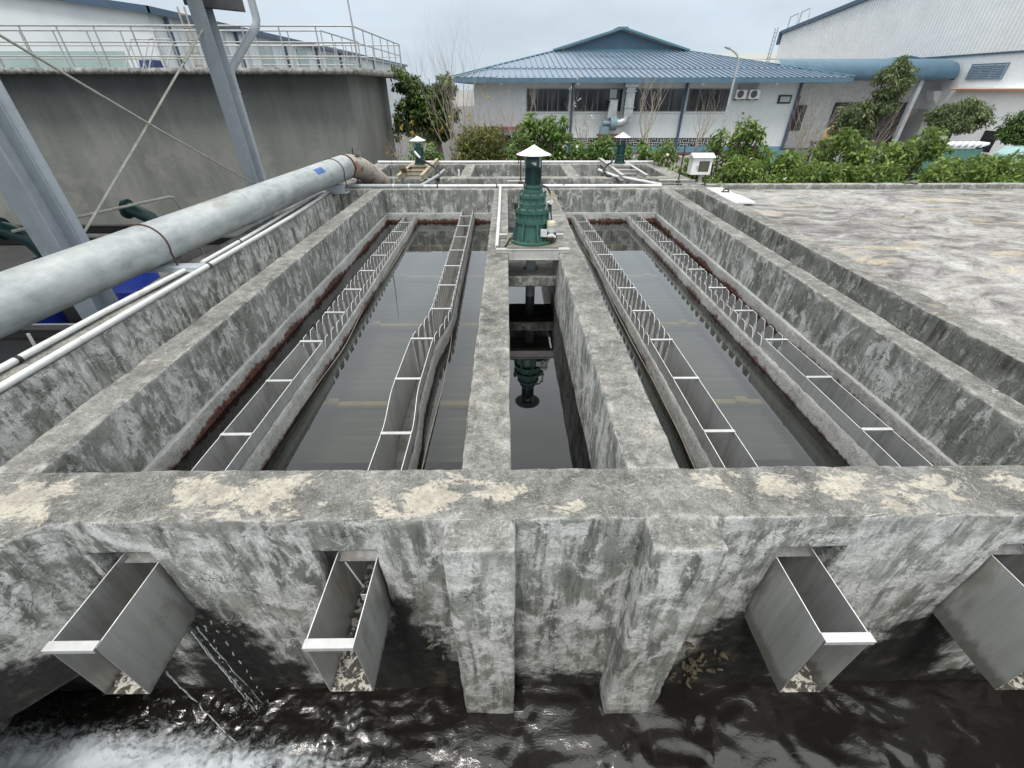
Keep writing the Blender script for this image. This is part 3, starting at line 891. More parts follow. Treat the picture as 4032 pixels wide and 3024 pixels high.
# water falling from the leaking left spout
dm = NT('falling_water')
DROP = dm.bsdf((0.75, 0.80, 0.83), 0.08, 0, None, 0.6)
dm.b.inputs['Transmission Weight'].default_value = 0.75
dm.b.inputs['IOR'].default_value = 1.33
dr = MB()
rd = random.Random(3)
for s_, (x, y) in enumerate(((-1.700, 1.17), (-1.685, 1.12), (-1.712, 1.145), (-1.72, 0.95), (-1.64, 1.20), (-1.66, 1.17))):
    z = -0.80; k_ = 0
    px_, py_ = x, y
    thin = s_ >= 4
    while z > -1.82:                      # ropes of water that thin and break towards the bottom
        L = rd.uniform(0.10, 0.34) if not thin else rd.uniform(0.012, 0.05)
        n_ = 9; pts = []; rr = []
        for q in range(n_):
            px_ += rd.uniform(-0.0025, 0.0032); py_ += rd.uniform(-0.003, 0.0015)
            pts.append((px_, py_, z - L * q / (n_ - 1)))
            rr.append((0.0022 + 0.0028 * abs(math.sin(q * 1.9 + k_ * 2.3 + s_))) * (0.25 if q in (0, n_ - 1) and k_ else 1))
        dr.tube(pts, rr, 7)
        z -= L + (rd.uniform(-0.01, 0.02 + 0.03 * k_) if not thin else rd.uniform(0.03, 0.12)); k_ += 1
for q in range(90):
    p = Vector((rd.gauss(-1.66, 0.07), rd.gauss(1.06, 0.07), -1.80 + abs(rd.gauss(0, 0.16))))
    r = rd.uniform(0.0012, 0.0035)
    dr.tube([p, p + Vector((0, 0, r)), p + Vector((0, 0, 2.4 * r))], [r * .4, r, r * .4], 6)
tag(dr.build('falling_water', DROP, auto=False), kind='stuff')

# ragged weed and broken plaster hanging by the spouts
def ragged(name, c, n, size, mat, seed, spread=(0.05, 0.02, 0.08), thin=0.5):
    rr = random.Random(seed); mb = MB()
    for k in range(n):
        p = Vector(c) + Vector((rr.gauss(0, spread[0]), rr.uniform(-spread[1], 0), rr.gauss(0, spread[2])))
        a = size * rr.uniform(0.5, 1.3)
        d = Vector((rr.uniform(-1, 1), rr.uniform(-0.6, 0.1), rr.uniform(-1.2, 0.2))).normalized()
        e = d.cross(Vector((rr.uniform(-1, 1), 1, rr.uniform(-1, 1)))).normalized()
        q = d.cross(e) * a * 0.16; e = e * thin
        P0 = [p - e * a * .35, p + e * a * .4, p + d * a * .6 + e * a * .3, p + d * a + e * rr.uniform(-.3, .3) * a, p + d * a * .55 - e * a * .35]
        mb.add([x + q for x in P0] + [x - q for x in P0], [(0, 1, 2, 3, 4), (9, 8, 7, 6, 5)] + [(i, i + 5, (i + 1) % 5 + 5, (i + 1) % 5) for i in range(5)])
    return mb.build(name, mat)
DRY = plain('dry_weed', (0.085, 0.068, 0.045), 0.9, 0, 0.5, 30)
PLASTER = plain('broken_plaster', (0.13, 0.12, 0.105), 0.9, 0, 0.45, 25, 0.4)
tag(ragged('hanging_weed', (1.15, 1.225, -1.45), 40, 0.045, DRY, 1, (0.09, 0.04, 0.14)), 'dry brown weed hanging on the wet wall left of the spout beside the right buttress', 'weed', kind='stuff')
tag(ragged('hanging_weed', (1.86, 1.225, -1.12), 24, 0.035, DRY, 2, (0.11, 0.03, 0.13)), 'dry brown weed scraps on the dark wall between the two right spouts', 'weed', kind='stuff')
tag(ragged('broken_plaster', (-0.45, 1.225, -1.16), 16, 0.030, PLASTER, 4, (0.03, 0.02, 0.16)), 'broken plaster crumbs on the wall between left buttress and its nearest spout', 'plaster rubble', kind='stuff')
tag(ragged('broken_plaster', (-1.55, 1.225, -0.92), 16, 0.028, PLASTER, 5, (0.05, 0.02, 0.08)), 'broken plaster crumbs on the wet wall right of the leaking spout', 'plaster rubble', kind='stuff')



# ================================================================== left walkway wall with its channel
walk = empty('walkway_wall', (-3.4, 5, -1.0), 'long flat concrete walkway wall left of the basin carrying white pipes', 'wall')
rough_solid('coping', [(-3.575, -3.225, 1.546, 8.845, -1.4, -0.004)], M['div'], walk, (), 0.09, 0.006, 0.014, 0.010)
rough_solid('channel_floor', [(-3.24, -2.60, 1.5, 8.85, -1.3, -0.95)], M['dark'], walk, (), 0.2, 0.004, 0.0, 0.0)
rough_solid('lower_wall', [(-3.57, -3.26, -4.0, 1.545, -2.2, -0.03)], M['conc'], walk, (), 0.2, 0.004, 0.012, 0.0)

# ================================================================== rear mixing tank
rear = empty('mixing_tank', (0.3, 10.8, -1.0), 'weathered concrete mixing tank with open cells behind the settling basin', 'mixing tank')
rough_solid('cross_wall', [(-3.0, 3.54, 10.06, 10.31, -1.4, -0.002)], M['rear'], rear, (), 0.09, 0.006, 0.014, 0.012)
rough_solid('back_wall', [(-3.36, 3.90, 12.06, 12.42, -2.2, 0.0)], M['rear'], rear, (), 0.10, 0.006, 0.014, 0.012)
rough_solid('cell_wall', [(-1.04, -0.80, 10.30, 12.07, -1.4, -0.003)], M['rear'], rear, (), 0.09, 0.006, 0.014, 0.012)
rough_solid('cell_wall', [(1.34, 1.61, 10.30, 12.07, -1.4, -0.003)], M['rear'], rear, (), 0.09, 0.006, 0.014, 0.012)
rough_solid('side_wall', [(3.53, 3.905, 9.225, 12.07, -2.2, -0.003)], M['rear'], rear, (), 0.09, 0.006, 0.014, 0.012)
rough_solid('side_wall', [(-3.36, -2.98, 9.225, 12.07, -2.2, -0.003)], M['rear'], rear, (), 0.09, 0.006, 0.014, 0.012)
MB().box(-3.3, 3.8, 9.2, 12.2, -1.45, -1.25).build('floor', mf, rear)
wr = MB(); wr.add([(-3.0, 9.23, -0.66), (3.55, 9.23, -0.66), (3.55, 12.07, -0.66), (-3.0, 12.07, -0.66)], [(0, 1, 2, 3)])
tag(wr.build('tank_water', WC), kind='structure')

# ================================================================== covered tank with flat roof slab at the right
slabm = NT('weathered_roof_slab')
wv = slabm.warp(slabm.P, 0.5, 1.3)
s1 = slabm.noise((2.6, 4.2, 1.0), 9, 0.78, 0.5, vec=wv)
s2 = slabm.noise(0.55, 6, 0.65, 0.5)
s3 = slabm.noise(40.0, 4, 0.7)
k = slabm.math('ADD', slabm.math('MULTIPLY', s1, 0.68), slabm.math('MULTIPLY', s2, 0.32))
c = slabm.ramp(k, [(0.37, (0.085, 0.082, 0.078)), (0.445, (0.175, 0.17, 0.162)), (0.51, (0.30, 0.292, 0.28)), (0.57, (0.40, 0.393, 0.377)), (0.65, (0.53, 0.52, 0.50))])
om = slabm.math('MULTIPLY', slabm.mr(slabm.noise((0.7, 3.0, 1.0), 6, 0.65, 0.5, vec=slabm.scale(wv, 1.0, (7, 2, 0))), 0.57, 0.66), 0.6)
c = slabm.mix(om, c, (0.52, 0.42, 0.27))
c = slabm.mix(slabm.mr(s3, 0.35, 0.5, 0.4, 0), c, (0.08, 0.078, 0.07))
SLAB = slabm.bsdf(c, 0.92, 0, slabm.bump(s1, 0.3, 0.01), 0.3)
cov = empty('covered_tank', (8, 5, -1), 'broad covered concrete tank with a flat mottled roof slab', 'covered tank')
rough_solid('roof_slab', [(3.925, 15, -3.0, 9.02, -2.2, -0.035)], SLAB, cov, (), 0.18, 0.008, 0.0, 0.0)
rough_solid('parapet', [(3.655, 3.93, -3.0, 9.24, -2.2, 0.0)], M['dark'], cov, (), 0.08, 0.007, 0.014, 0.014)
rough_solid('rear_kerb', [(3.92, 15, 9.005, 9.16, -2.2, 0.045)], M['rear'], cov, (), 0.09, 0.006, 0.014, 0.012)
rough_solid('gutter_floor', [(3.17, 3.66, 1.5, 8.85, -1.2, -0.80)], M['dark'], cov, (), 0.2, 0.004, 0.0, 0.0)
h = MB(); h.box(3.82, 4.14, 8.22, 8.86, -0.005, 0.022)
h.box(3.80, 4.16, 7.54, 8.20, -0.005, 0.026)
hatch = empty('hatch_cover', (3.98, 8.2, 0), 'white sheet metal hatch cover lying at the far left corner of the roof slab', 'hatch cover')
h.build('cover', M['white'], hatch, 0.004)
b = MB(); b.tube([(3.97, 8.42, 0.03), (3.97, 8.42, 0.065), (4.03, 8.40, 0.075), (4.06, 8.40, 0.05)], 0.014, 8); b.box(3.94, 4.08, 8.38, 8.44, 0.02, 0.034)
b.build('latch', M['rust'], hatch)
st = MB().lathe((8.0, 9.08, 0.045), [(0.07, 0), (0.09, 0.02), (0.05, 0.05), (0.02, 0.06)], 9)
st.box(7.80, 7.92, 9.03, 9.10, 0.045, 0.08)
tag(st.build('rubble', PLASTER), 'small broken concrete lumps on the far kerb of the roof slab', 'rubble')

# ================================================================== agitator drives
def bolt_ring(mb, c, r, z, n, rb=0.011, hb=0.022, ph=0.0):
    for k in range(n):
        a = 2 * math.pi * (k + ph) / n
        mb.lathe((c[0] + r * math.cos(a), c[1] + r * math.sin(a), z), [(rb * 1.5, 0), (rb * 1.5, hb * .35), (rb, hb * .36), (rb, hb), (0, hb)], 6, False)
def ribs(mb, c, r0, r1, z0, z1, n, th=0.018, ph=0.0, r0b=None):
    for k in range(n):
        a = 2 * math.pi * (k + ph) / n
        u = Vector((math.cos(a), math.sin(a), 0)); t = Vector((-u.y, u.x, 0)) * th / 2
        C = Vector((c[0], c[1], 0))
        rb = r0b if r0b else r1
        poly = [C + u * (r0 - 0.03) + Vector((0, 0, z0)) - t, C + u * rb + Vector((0, 0, z0)) - t, C + u * r1 + Vector((0, 0, z1)) - t, C + u * (r0 - 0.03) + Vector((0, 0, z1)) - t]
        mb.extr(poly, t * 2)
HOODR = 0.19
def hood(root, c, z, r, h, legs_z, leg_r, n=3):
    b = MB()
    b.lathe((c[0], c[1], z), [(r - 0.004, -0.004), (r, 0), (r * 0.66, h * 0.30), (r * 0.33, h * 0.64), (0.004, h), (0, h)], 36)
    o = b.build('hood', M['hood'], root)
    g = MB()
    for k in range(n):
        a = 2 * math.pi * (k + 0.62) / n
        x, y = c[0] + leg_r * math.cos(a), c[1] + leg_r * math.sin(a)
        g.bar((x, y, legs_z), (x, y, z + h * 0.4), 0.022, 0.005)
    g.build('hood_bracket', M['paint_grey'], root)

drv = empty('agitator_drive', (0.295, 5.29, 0.066), 'large dark green stacked gear drive with white conical hood over the centre channel', 'agitator drive', 'agitator drives with white hoods')
c = (0.295, 5.29)
b = MB()
b.lathe((*c, 0), [(0.255, 0.068), (0.268, 0.074), (0.268, 0.092), (0.255, 0.098), (0.205, 0.102), (0.190, 0.20), (0.183, 0.29)], 40)
b.build('pedestal', M['green'], drv)
for k_ in range(8):
    b = MB(); ribs(b, c, 0.186, 0.206, 0.10, 0.295, 1, 0.018, (k_ + .31) / 8, 0.247); b.build('pedestal_rib', M['green'], drv)
b = MB()
b.lathe((*c, 0), [(0.190, 0.288), (0.207, 0.292), (0.207, 0.336), (0.190, 0.340), (0.188, 0.402), (0.209, 0.406), (0.209, 0.448), (0.200, 0.454), (0.150, 0.458)], 40)
ribs(b, c, 0.185, 0.200, 0.336, 0.408, 12, 0.02, 0.2)
b.build('lower_gear_stage', M['green'], drv)
b = MB()
b.lathe((*c, 0), [(0.156, 0.456), (0.156, 0.505), (0.146, 0.512), (0.143, 0.560), (0.157, 0.564), (0.157, 0.598), (0.150, 0.604), (0.110, 0.607)], 36)
ribs(b, c, 0.14, 0.152, 0.51, 0.562, 10, 0.018, 0.1)
b.build('upper_gear_stage', M['green'], drv)
b = MB()
b.lathe((*c, 0), [(0.112, 0.605), (0.112, 0.638), (0.098, 0.642), (0.098, 0.668), (0.110, 0.671), (0.110, 0.690), (0.085, 0.694)], 32)
ribs(b, c, 0.09, 0.104, 0.64, 0.67, 8, 0.014)
b.build('motor_flange', M['green'], drv)
b = MB()
b.lathe((*c, 0), [(0.078, 0.692), (0.078, 0.872)], 28)
for k in range(36):
    a = 2 * math.pi * k / 36
    b.obox((c[0] + 0.084 * math.cos(a), c[1] + 0.084 * math.sin(a), 0.785), (0.016, 0.0045, 0.165), Matrix.Rotation(a, 3, 'Z'))
b.build('motor', M['green_dark'], drv)
b = MB(); b.lathe((*c, 0), [(0.090, 0.868), (0.093, 0.874), (0.093, 0.955), (0.082, 0.972), (0.0, 0.975)], 30)
b.build('fan_cowl', M['green_dark'], drv)
b = MB(); b.obox((c[0] + 0.0, c[1] - 0.0935, 0.92), (0.05, 0.002, 0.016), 0.0); b.obox((c[0] + 0.012, c[1] - 0.0937, 0.905), (0.03, 0.002, 0.012), 0.0)
b.build('worn_sticker', M['white'], drv)
hood(drv, c, 0.998, 0.190, 0.092, 0.88, 0.095)
b = MB()
bolt_ring(b, c, 0.232, 0.099, 14, 0.011, 0.024); bolt_ring(b, c, 0.195, 0.453, 12, 0.009, 0.02, .3); bolt_ring(b, c, 0.145, 0.603, 10, 0.009, 0.02, .1); bolt_ring(b, c, 0.103, 0.691, 8, 0.007, 0.016)
b.build('bolts', M['bolt'], drv)
b = MB()
for dx in (-0.205, -0.185):
    b.tube([(c[0] + dx, c[1] - 0.06, 0.44), (c[0] + dx, c[1] - 0.06, 0.485), (c[0] + dx, c[1] - 0.06, 0.51)], [0.014, 0.014, 0.006], 10)
b.build('breather', M['black'], drv)
# small oil pump at the right
oc = (0.512, 5.15)
b = MB()
b.lathe((*oc, 0), [(0.030, 0.14), (0.035, 0.15), (0.035, 0.20), (0.043, 0.205), (0.043, 0.27), (0.040, 0.272)], 20)
for k in range(20):
    a = 2 * math.pi * k / 20
    b.obox((oc[0] + 0.045 * math.cos(a), oc[1] + 0.045 * math.sin(a), 0.238), (0.007, 0.003, 0.06), Matrix.Rotation(a, 3, 'Z'))
b.tube([(oc[0] - .035, oc[1] - 0.03, .16), (oc[0] + 0.01, oc[1] - 0.05, 0.175), (oc[0] + 0.05, oc[1] - .02, 0.15)], 0.018, 10)
pm = b.build('oil_pump', M['white'], drv)
MB().lathe((*oc, 0), [(0.048, 0.27), (0.052, 0.275), (0.052, 0.31), (0.045, 0.324), (0.0, 0.33)], 22).build('fan_cap', plain('cream_plastic', (0.62, 0.57, 0.42), 0.5), pm)
b = MB(); b.obox((oc[0] - 0.085, oc[1] - 0.045, 0.20), (0.075, 0.03, 0.085), R(-14)); b.build('terminal_box', M['white'], pm, 0.004)
b = MB()
b.tube([(oc[0] - 0.07, oc[1] + .0, 0.11), (oc[0] - 0.04, oc[1] - 0.02, 0.13), (oc[0] + 0.03, oc[1], 0.115), (oc[0] + 0.03, oc[1] + 0.03, 0.12)], 0.022, 10)
b.tube([(oc[0] - .02, oc[1], 0.145), (oc[0] - .02, oc[1], 0.09)], 0.028, 10)
b.build('pump_body', M['bolt'], pm)
b = MB()
b.tube([(oc[0] + .045, oc[1] - .01, 0.20), (oc[0] + .062, oc[1] - .02, 0.15), (oc[0] + .050, oc[1] - .04, 0.10), (oc[0] + .01, oc[1] - .03, 0.085), (oc[0] - .01, oc[1] + .02, .10)], 0.011, 8)
b.tube([(c[0] + 0.11, c[1] + 0.0, 0.68), (c[0] + 0.16, c[1] - 0.02, 0.665), (c[0] + 0.19, c[1] - .03, 0.62), (c[0] + .21, c[1] - .03, 0.585)], 0.010, 8)
b.tube([(c[0] + .212, c[1] - .03, 0.50), (c[0] + .215, c[1] - .05, 0.40), (c[0] + .222, c[1] - .10, .33)], 0.009, 8)
b.tube([(c[0] + .200, c[1] - .02, 0.44), (c[0] + .204, c[1] - .02, 0.49)], 0.015, 8)
b.tube([(c[0] - .20, c[1] - 0.16, 0.14), (c[0] - .27, c[1] - .17, 0.13), (c[0] - .30, c[1] - .2, 0.07), (c[0] - .34, c[1] - .21, 0.035), (c[0] - .43, c[1] - .17, 0.03)], 0.013, 8)
b.build('hose', M['black'], drv)
b = MB(); b.tube([(c[0] + .213, c[1] - .03, 0.50), (c[0] + .213, c[1] - .03, 0.62)], 0.014, 10)
b.build('sight_tube', plain('yellowed_tube', (0.60, 0.48, 0.25), 0.4), drv)
b = MB(); b.tube([(c[0] + .17, c[1] - .03, 0.505), (c[0] + .235, c[1] - .03, 0.505)], 0.016, 10); b.lathe((c[0] + .213, c[1] - .03, 0), [(0.02, .485), (0.022, .50), (0.02, .53)], 12)
b.build('sight_tube_fitting', M['white'], drv)
MB().tube([(0.30, 5.42, -1.4), (0.30, 5.42, 0.07)], 0.062, 18).build('shaft', M['paint_grey'], drv)
MB().box(-0.005, 0.600, 5.018, 5.62, 0.046, 0.066).build('base_plate', plain('oily_base_plate', (0.20, 0.19, 0.15), 0.55, 0, .3, 6), drv, 0.003)

def ibeam(name, a, b_, h, wd, mat, parent=None, t=0.009):
    a, b_ = Vector(a), Vector(b_)
    mb = MB()
    up = Vector((0, 0, 1))
    mb.bar(a + up * (h / 2 - t / 2), b_ + up * (h / 2 - t / 2), wd, t)
    mb.bar(a - up * (h / 2 - t / 2), b_ - up * (h / 2 - t / 2), wd, t)
    mb.bar(a, b_, t * 0.9, h - 2 * t)
    return mb.build(name, mat, parent)
# coped beams: the top flange rests on the divider tops, the web hangs in the channel
for k, (y, lab) in enumerate(((4.995, 'pale grey steel I-beam bridging the centre channel in front of the large green drive'), (5.60, 'pale grey steel I-beam hidden behind the foot of the large green drive'))):
    mb = MB()
    mb.box(-0.135, 0.725, y - 0.005, y + 0.07, 0.034, 0.0445)
    mb.box(0.012, 0.604, y + 0.002, y + 0.012, -0.07, 0.034)
    mb.box(-0.13, 0.012, y + 0.002, y + 0.012, 0.0015, 0.034); mb.box(0.604, 0.72, y + 0.002, y + 0.012, 0.0015, 0.034)
    mb.box(0.012, 0.604, y - 0.012, y + 0.06, -0.080, -0.07)
    tag(mb.build('support_beam', M['beam']), lab, 'steel beam', 'steel beams under the large drive')

# small drives on their frames over the mixing tank
def small_drive(c, lab, dark, box_side, zs):
    zb = 0.125
    d = empty('agitator_drive', (c[0], c[1], zb), lab, 'agitator drive', 'agitator drives with white hoods')
    g = M['green_dark'] if dark else M['green']
    b = MB(); b.lathe((*c, zb), [(0.150, 0.0), (0.155, 0.01), (0.150, 0.025), (0.105, 0.03), (0.10, 0.12), (0.125, 0.125), (0.125, 0.15), (0.10, 0.155), (0.10, 0.20), (0.128, 0.205), (0.128, 0.235), (0.09, 0.24)], 28)
    ribs(b, c, 0.09, 0.115, zb + 0.02, zb + 0.125, 8, 0.014, 0.2, 0.14)
    bolt_ring(b, c, 0.130, zb + 0.024, 8, 0.009, 0.02)
    b.build('gearbox', M['green_dark'], d)
    b = MB(); b.lathe((*c, zb), [(0.092, 0.24), (0.092, 0.50)], 24)
    for k in range(26):
        a = 2 * math.pi * k / 26
        b.obox((c[0] + 0.098 * math.cos(a), c[1] + 0.098 * math.sin(a), zb + 0.365), (0.015, 0.006, 0.23), Matrix.Rotation(a, 3, 'Z'))
    b.build('motor', g, d)
    b = MB(); b.lathe((*c, zb), [(0.108, 0.49), (0.112, 0.50), (0.112, 0.59), (0.095, 0.605), (0, 0.608)], 24); b.build('fan_cowl', g, d)
    b = MB(); b.obox((c[0] + box_side * 0.135, c[1] - 0.04, zb + 0.36), (0.08, 0.11, 0.12), R(12 * box_side)); b.build('terminal_box', g, d, 0.006)
    hood(d, c, zb + 0.685, 0.205, 0.125, zb + 0.5, 0.113, 4)
    for o in d.children:
        for v in o.data.vertices:
            v.co.z = zb + (v.co.z - zb) * zs
            v.co.x = c[0] + (v.co.x - c[0]) * 0.9; v.co.y = c[1] + (v.co.y - c[1]) * 0.9
    MB().tube([(c[0], c[1], -1.2), (c[0], c[1], zb)], 0.04, 12).build('shaft', M['paint_grey'], d)
    return d
d2 = small_drive((-2.03, 11.15), 'small green drive with white hood on the left rear steel frame', False, -1, 0.71)
b = MB(); b.tube([(-2.10, 11.02, 0.40), (-2.04, 10.96, 0.34), (-1.98, 10.95, 0.28)], 0.026, 10); b.build('cable_elbow', M['white'], d2)
b = MB(); b.tube([(-1.98, 10.95, 0.28), (-1.85, 10.8, 0.22), (-1.62, 10.6, 0.14), (-1.48, 10.3, 0.05), (-1.46, 10.05, -0.02), (-1.55, 9.95, 0.02), (-1.68, 9.95, 0.05)], 0.022, 8); b.build('hose', M['black'], d2)
d3 = small_drive((2.66, 11.25), 'small dark green drive with white hood on the right rear steel frame', True, -1, 0.79)
b = MB(); b.tube([(2.52, 11.15, 0.34), (2.42, 11.0, 0.27), (2.40, 10.9, 0.18), (2.25, 10.7, 0.16), (2.13, 10.45, 0.10), (2.18, 10.2, 0.02), (2.24, 10.1, 0.03)], 0.022, 8); b.build('hose', M['black'], d3)

def frame(x0, x1, y0, y1, mat, lab):
    f = empty('support_frame', ((x0 + x1) / 2, 11.0, 0), lab, 'steel frame', 'steel frames over the mixing tank')
    for x in (x0, x1):
        ibeam('long_beam', (x, y0, 0.058), (x, y1, 0.058), 0.112, 0.07, mat, f)
    for y in (10.42, 10.98, 11.5):
        ibeam('cross_beam', (x0 + 0.036, y, 0.062), (x1 - 0.036, y, 0.062), 0.09, 0.06, mat, f)
    MB().box(x0 + 0.02, x1 - 0.02, 11.0, 11.46, 0.1155, 0.124).build('base_plate', mat, f)
frame(-2.26, -1.78, 9.72, 12.26, M['beam_rust'], 'yellowed steel frame of two long beams under the left rear drive')
frame(2.40, 2.90, 9.72, 12.30, M['beam'], 'pale grey steel frame of two long beams under the right rear drive')
b = MB(); b.box(-2.24, -2.14, 10.0, 10.1, 0.1145, 0.20)
tag(b.build('rusty_block', M['rust'], None, 0.008), 'small rusty iron block on the left rear steel frame', 'iron block')

# ================================================================== hand wheels
def handwheel(x, y, top, lab, plank):
    hw = empty('gate_valve_stem', (x, y, 0), lab, 'valve handwheel', 'valve stems with handwheels')
    MB().tube([(x, y, -0.2), (x, y, top)], 0.013, 10).build('stem', M['rust'], hw)
    b = MB()
    zz = top - 0.13
    b.tube([(x + 0.105 * math.cos(a), y + 0.105 * math.sin(a), zz) for a in np.linspace(0, 2 * math.pi, 24, endpoint=False)], 0.014, 8, closed=True)
    for k in range(4):
        a = k * math.pi / 2 + 0.3
        b.tube([(x, y, zz - 0.012), (x + 0.1 * math.cos(a), y + 0.1 * math.sin(a), zz)], 0.009, 6)
    b.lathe((x, y, zz), [(0.03, -0.04), (0.032, 0.0), (0.028, 0.02)], 12)
    b.build('handwheel', M['rust'], hw)
    MB().lathe((x, y, 0), [(0.045, 0.0), (0.045, 0.05), (0.03, 0.055), (0.03, 0.07)], 12).build('gland', M['bolt'], hw)
    if plank:
        ibeam('sill_beam', (plank[0], y, 0.034), (plank[1], y, 0.034), 0.066, 0.09, M['beam'], hw)
handwheel(-2.98, 9.36, 0.64, 'rusty handwheel on a thin stem beside the big pipe elbow', None)
handwheel(0.27, 9.34, 0.66, 'rusty handwheel on a thin stem behind the large green drive', (0.0, 0.62))
handwheel(3.47, 9.42, 0.66, 'rusty handwheel on a thin stem left of the white control cabinet', (3.08, 3.80))

# ================================================================== control cabinet
cab = empty('control_cabinet', (3.9, 9.45, 0), 'small white control cabinet with dark window on a post', 'control cabinet')
b = MB(); b.box(3.655, 4.045, 9.34, 9.56, 0.165, 0.47); b.build('box', M['hood'], cab, 0.006)
b = MB(); b.extr([(3.63, 9.29, 0.470), (3.63, 9.29, 0.485), (3.63, 9.45, 0.545), (3.63, 9.61, 0.485), (3.63, 9.61, 0.470)], (0.44, 0, 0)); b.build('roof', M['hood'], cab, 0.003)
b = MB(); b.box(3.80, 3.985, 9.331, 9.339, 0.235, 0.40)
o = b.build('window', plain('smoked_window', (0.09, 0.085, 0.07), 0.15), cab, 0.003)
MB().box(3.79, 3.995, 9.334, 9.3395, 0.225, 0.41).build('window_frame', M['black'], cab, 0.004)
b = MB(); b.tube([(3.765, 9.34, 0.32), (3.765, 9.32, 0.32)], 0.014, 10); b.box(3.75, 3.775, 9.315, 9.322, 0.27, 0.325); b.build('handle', M['rail'], cab)
MB().box(3.885, 3.945, 9.42, 9.48, -0.01, 0.165).build('post', M['beam'], cab)
MB().box(3.84, 3.99, 9.37, 9.53, -0.008, 0.006).build('foot_plate', M['beam'], cab)

# ================================================================== big galvanised pipe and its saddles
def pax(y): return Vector((-3.660 + 0.142 * (y - 5), y, 0.262 + 0.024 * (y - 5)))
PR = 0.206
gp = empty('galvanised_pipe', (-3.4, 5, 0.28), 'big galvanised steel pipe above the left walkway, bent down at its far end', 'pipe')
MB().tube([pax(y) for y in (-1.0, 0, 1.0, 2.0, 3.0, 4.0, 5.0, 5.6, 6.4, 7.2, 8.0, 8.6, 9.05)], PR, 48).build('straight_run', M['galv'], gp)
b = MB(); b.tube([pax(5.98), pax(6.0), pax(6.1), pax(6.12)], [PR + .001, PR + 0.007, PR + 0.007, PR + .001], 48, False)
b.build('welded_joint', M['galv'], gp)
e0 = pax(9.05)
ep = [e0, e0 + Vector((0.015, 0.10, 0.0)), e0 + Vector((0.06, 0.30, -0.03)), e0 + Vector((0.15, 0.55, -0.12)), e0 + Vector((0.26, 0.80, -0.27)), e0 + Vector((0.38, 1.0, -0.45)), e0 + Vector((0.44, 1.10, -0.60)), e0 + Vector((0.52, 1.2, -0.95))]
MB().tube(ep, [PR, PR, PR, PR, PR - .005, PR - .01, PR - .012, PR - .012], 40).build('elbow', M['rustpipe'], gp)
for y, mtl in ((9.06, 'galv'),):
    b = MB(); b.tube([pax(9.02), pax(9.03), pax(9.07), pax(9.08)], [PR, PR + 0.011, PR + 0.011, PR], 48, False); b.build('seam_ring', M['rust'], gp)
b = MB()
ang = [math.radians(a) for a in np.linspace(22, 62, 8)]
for a0, a1 in zip(ang[:-1], ang[1:]):
    P0, P1 = pax(7.72), pax(7.98)
    f = lambda p, a: (p.x + (PR + 0.0025) * math.cos(a), p.y, p.z + (PR + 0.0025) * math.sin(a))
    if 25 < math.degrees(a0) < 55: b.add([f(P0, a0), f(P1, a0), f(P1, a1), f(P0, a1)], [(0, 1, 2, 3)])
b.build('tape_patch', plain('blue_tape', (0.05, 0.12, 0.38), 0.4), gp)
for y, lab in ((4.50, 'grey steel saddle with a rusty strap under the near part of the big pipe'), (8.55, 'grey steel saddle with a dark strap under the far part of the big pipe')):
    p = pax(y)
    s_ = empty('pipe_saddle', (p.x, y, 0), lab, 'pipe support', 'saddles under the big pipe')
    zt = p.z - PR - 0.004
    xr = max(p.x + 0.20, -3.26); ch = MB(); ch.box(p.x - 0.19, xr, y - 0.07, y + 0.07, max(0.012, zt - 0.009), zt); ch.build('top_plate', M['paint_grey'], s_)
    ch = MB(); ch.box(p.x - 0.17, xr - .01, y - 0.075, y - 0.067, 0.0, max(0.008, zt - 0.004)); ch.box(p.x - 0.17, xr - .01, y + 0.067, y + 0.075, 0.0, max(0.008, zt - 0.004)); ch.box(p.x - 0.18, xr + .015, y - 0.10, y + 0.10, -0.002, 0.010)
    ch.build('channel_foot', M['paint_grey'], s_)
    pts = [(p.x + (PR + 0.006) * math.cos(a), y - 0.0, p.z + (PR + 0.006) * math.sin(a)) for a in np.linspace(math.radians(-18), math.radians(198), 30)]
    pts = [(p.x + PR + 0.006, y, zt - 0.06)] + pts + [(p.x - PR - 0.006, y, zt - 0.06)]
    MB().tube(pts, 0.008, 6).build('strap', M['rust'] if y < 6 else M['black'], s_)

# ================================================================== thin white pipes
def pipe(name, pts, r, mat, lab, cat='pipe', group=None, clips=(), mm=None):
    p = empty(name, pts[0], lab, cat, group)
    MB().tube(pts, r, 12).build('run', mat, p)
    for c0, ax in clips:
        c0 = Vector(c0); d = Vector((0, 0.012, 0)) if ax == 'y' else Vector((0.012, 0, 0))
        MB().tube([c0 - d, c0 + d], r + 0.005, 12).build('clip', mm or M['black'], p)
    return p
zr = 0.028
pipe('white_pipe', [(-3.245, 1.56, zr), (-3.225, 3.5, zr), (-3.20, 5.8, zr), (-3.195, 6.6, zr), (-3.24, 7.9, zr), (-3.29, 8.6, zr + 0.0)], 0.026, M['white'],
     'white plastic pipe along the right edge of the left walkway', group='white pipes on the left walkway', clips=(((-3.205, 4.52, zr), 'y'),), mm=M['bolt'])
pipe('white_pipe', [(-3.475, 1.58, zr), (-3.44, 3.4, zr), (-3.38, 4.38, zr)], 0.024, M['white'],
     'white plastic pipe lying in the middle of the left walkway, ending at the near saddle', group='white pipes on the left walkway', clips=(((-3.45, 2.6, zr), 'y'), ((-3.43, 3.82, zr), 'y')))
pipe('white_pipe', [(-3.335, 4.62, zr), (-3.33, 5.6, zr), (-3.37, 7.0, zr), (-3.40, 8.3, zr), (-3.36, 8.42, zr)], 0.022, M['white'],
     'thin white pipe on the left walkway beyond the near saddle', group='white pipes on the left walkway', clips=(((-3.335, 5.4, zr), 'y'),))
y0 = 9.00
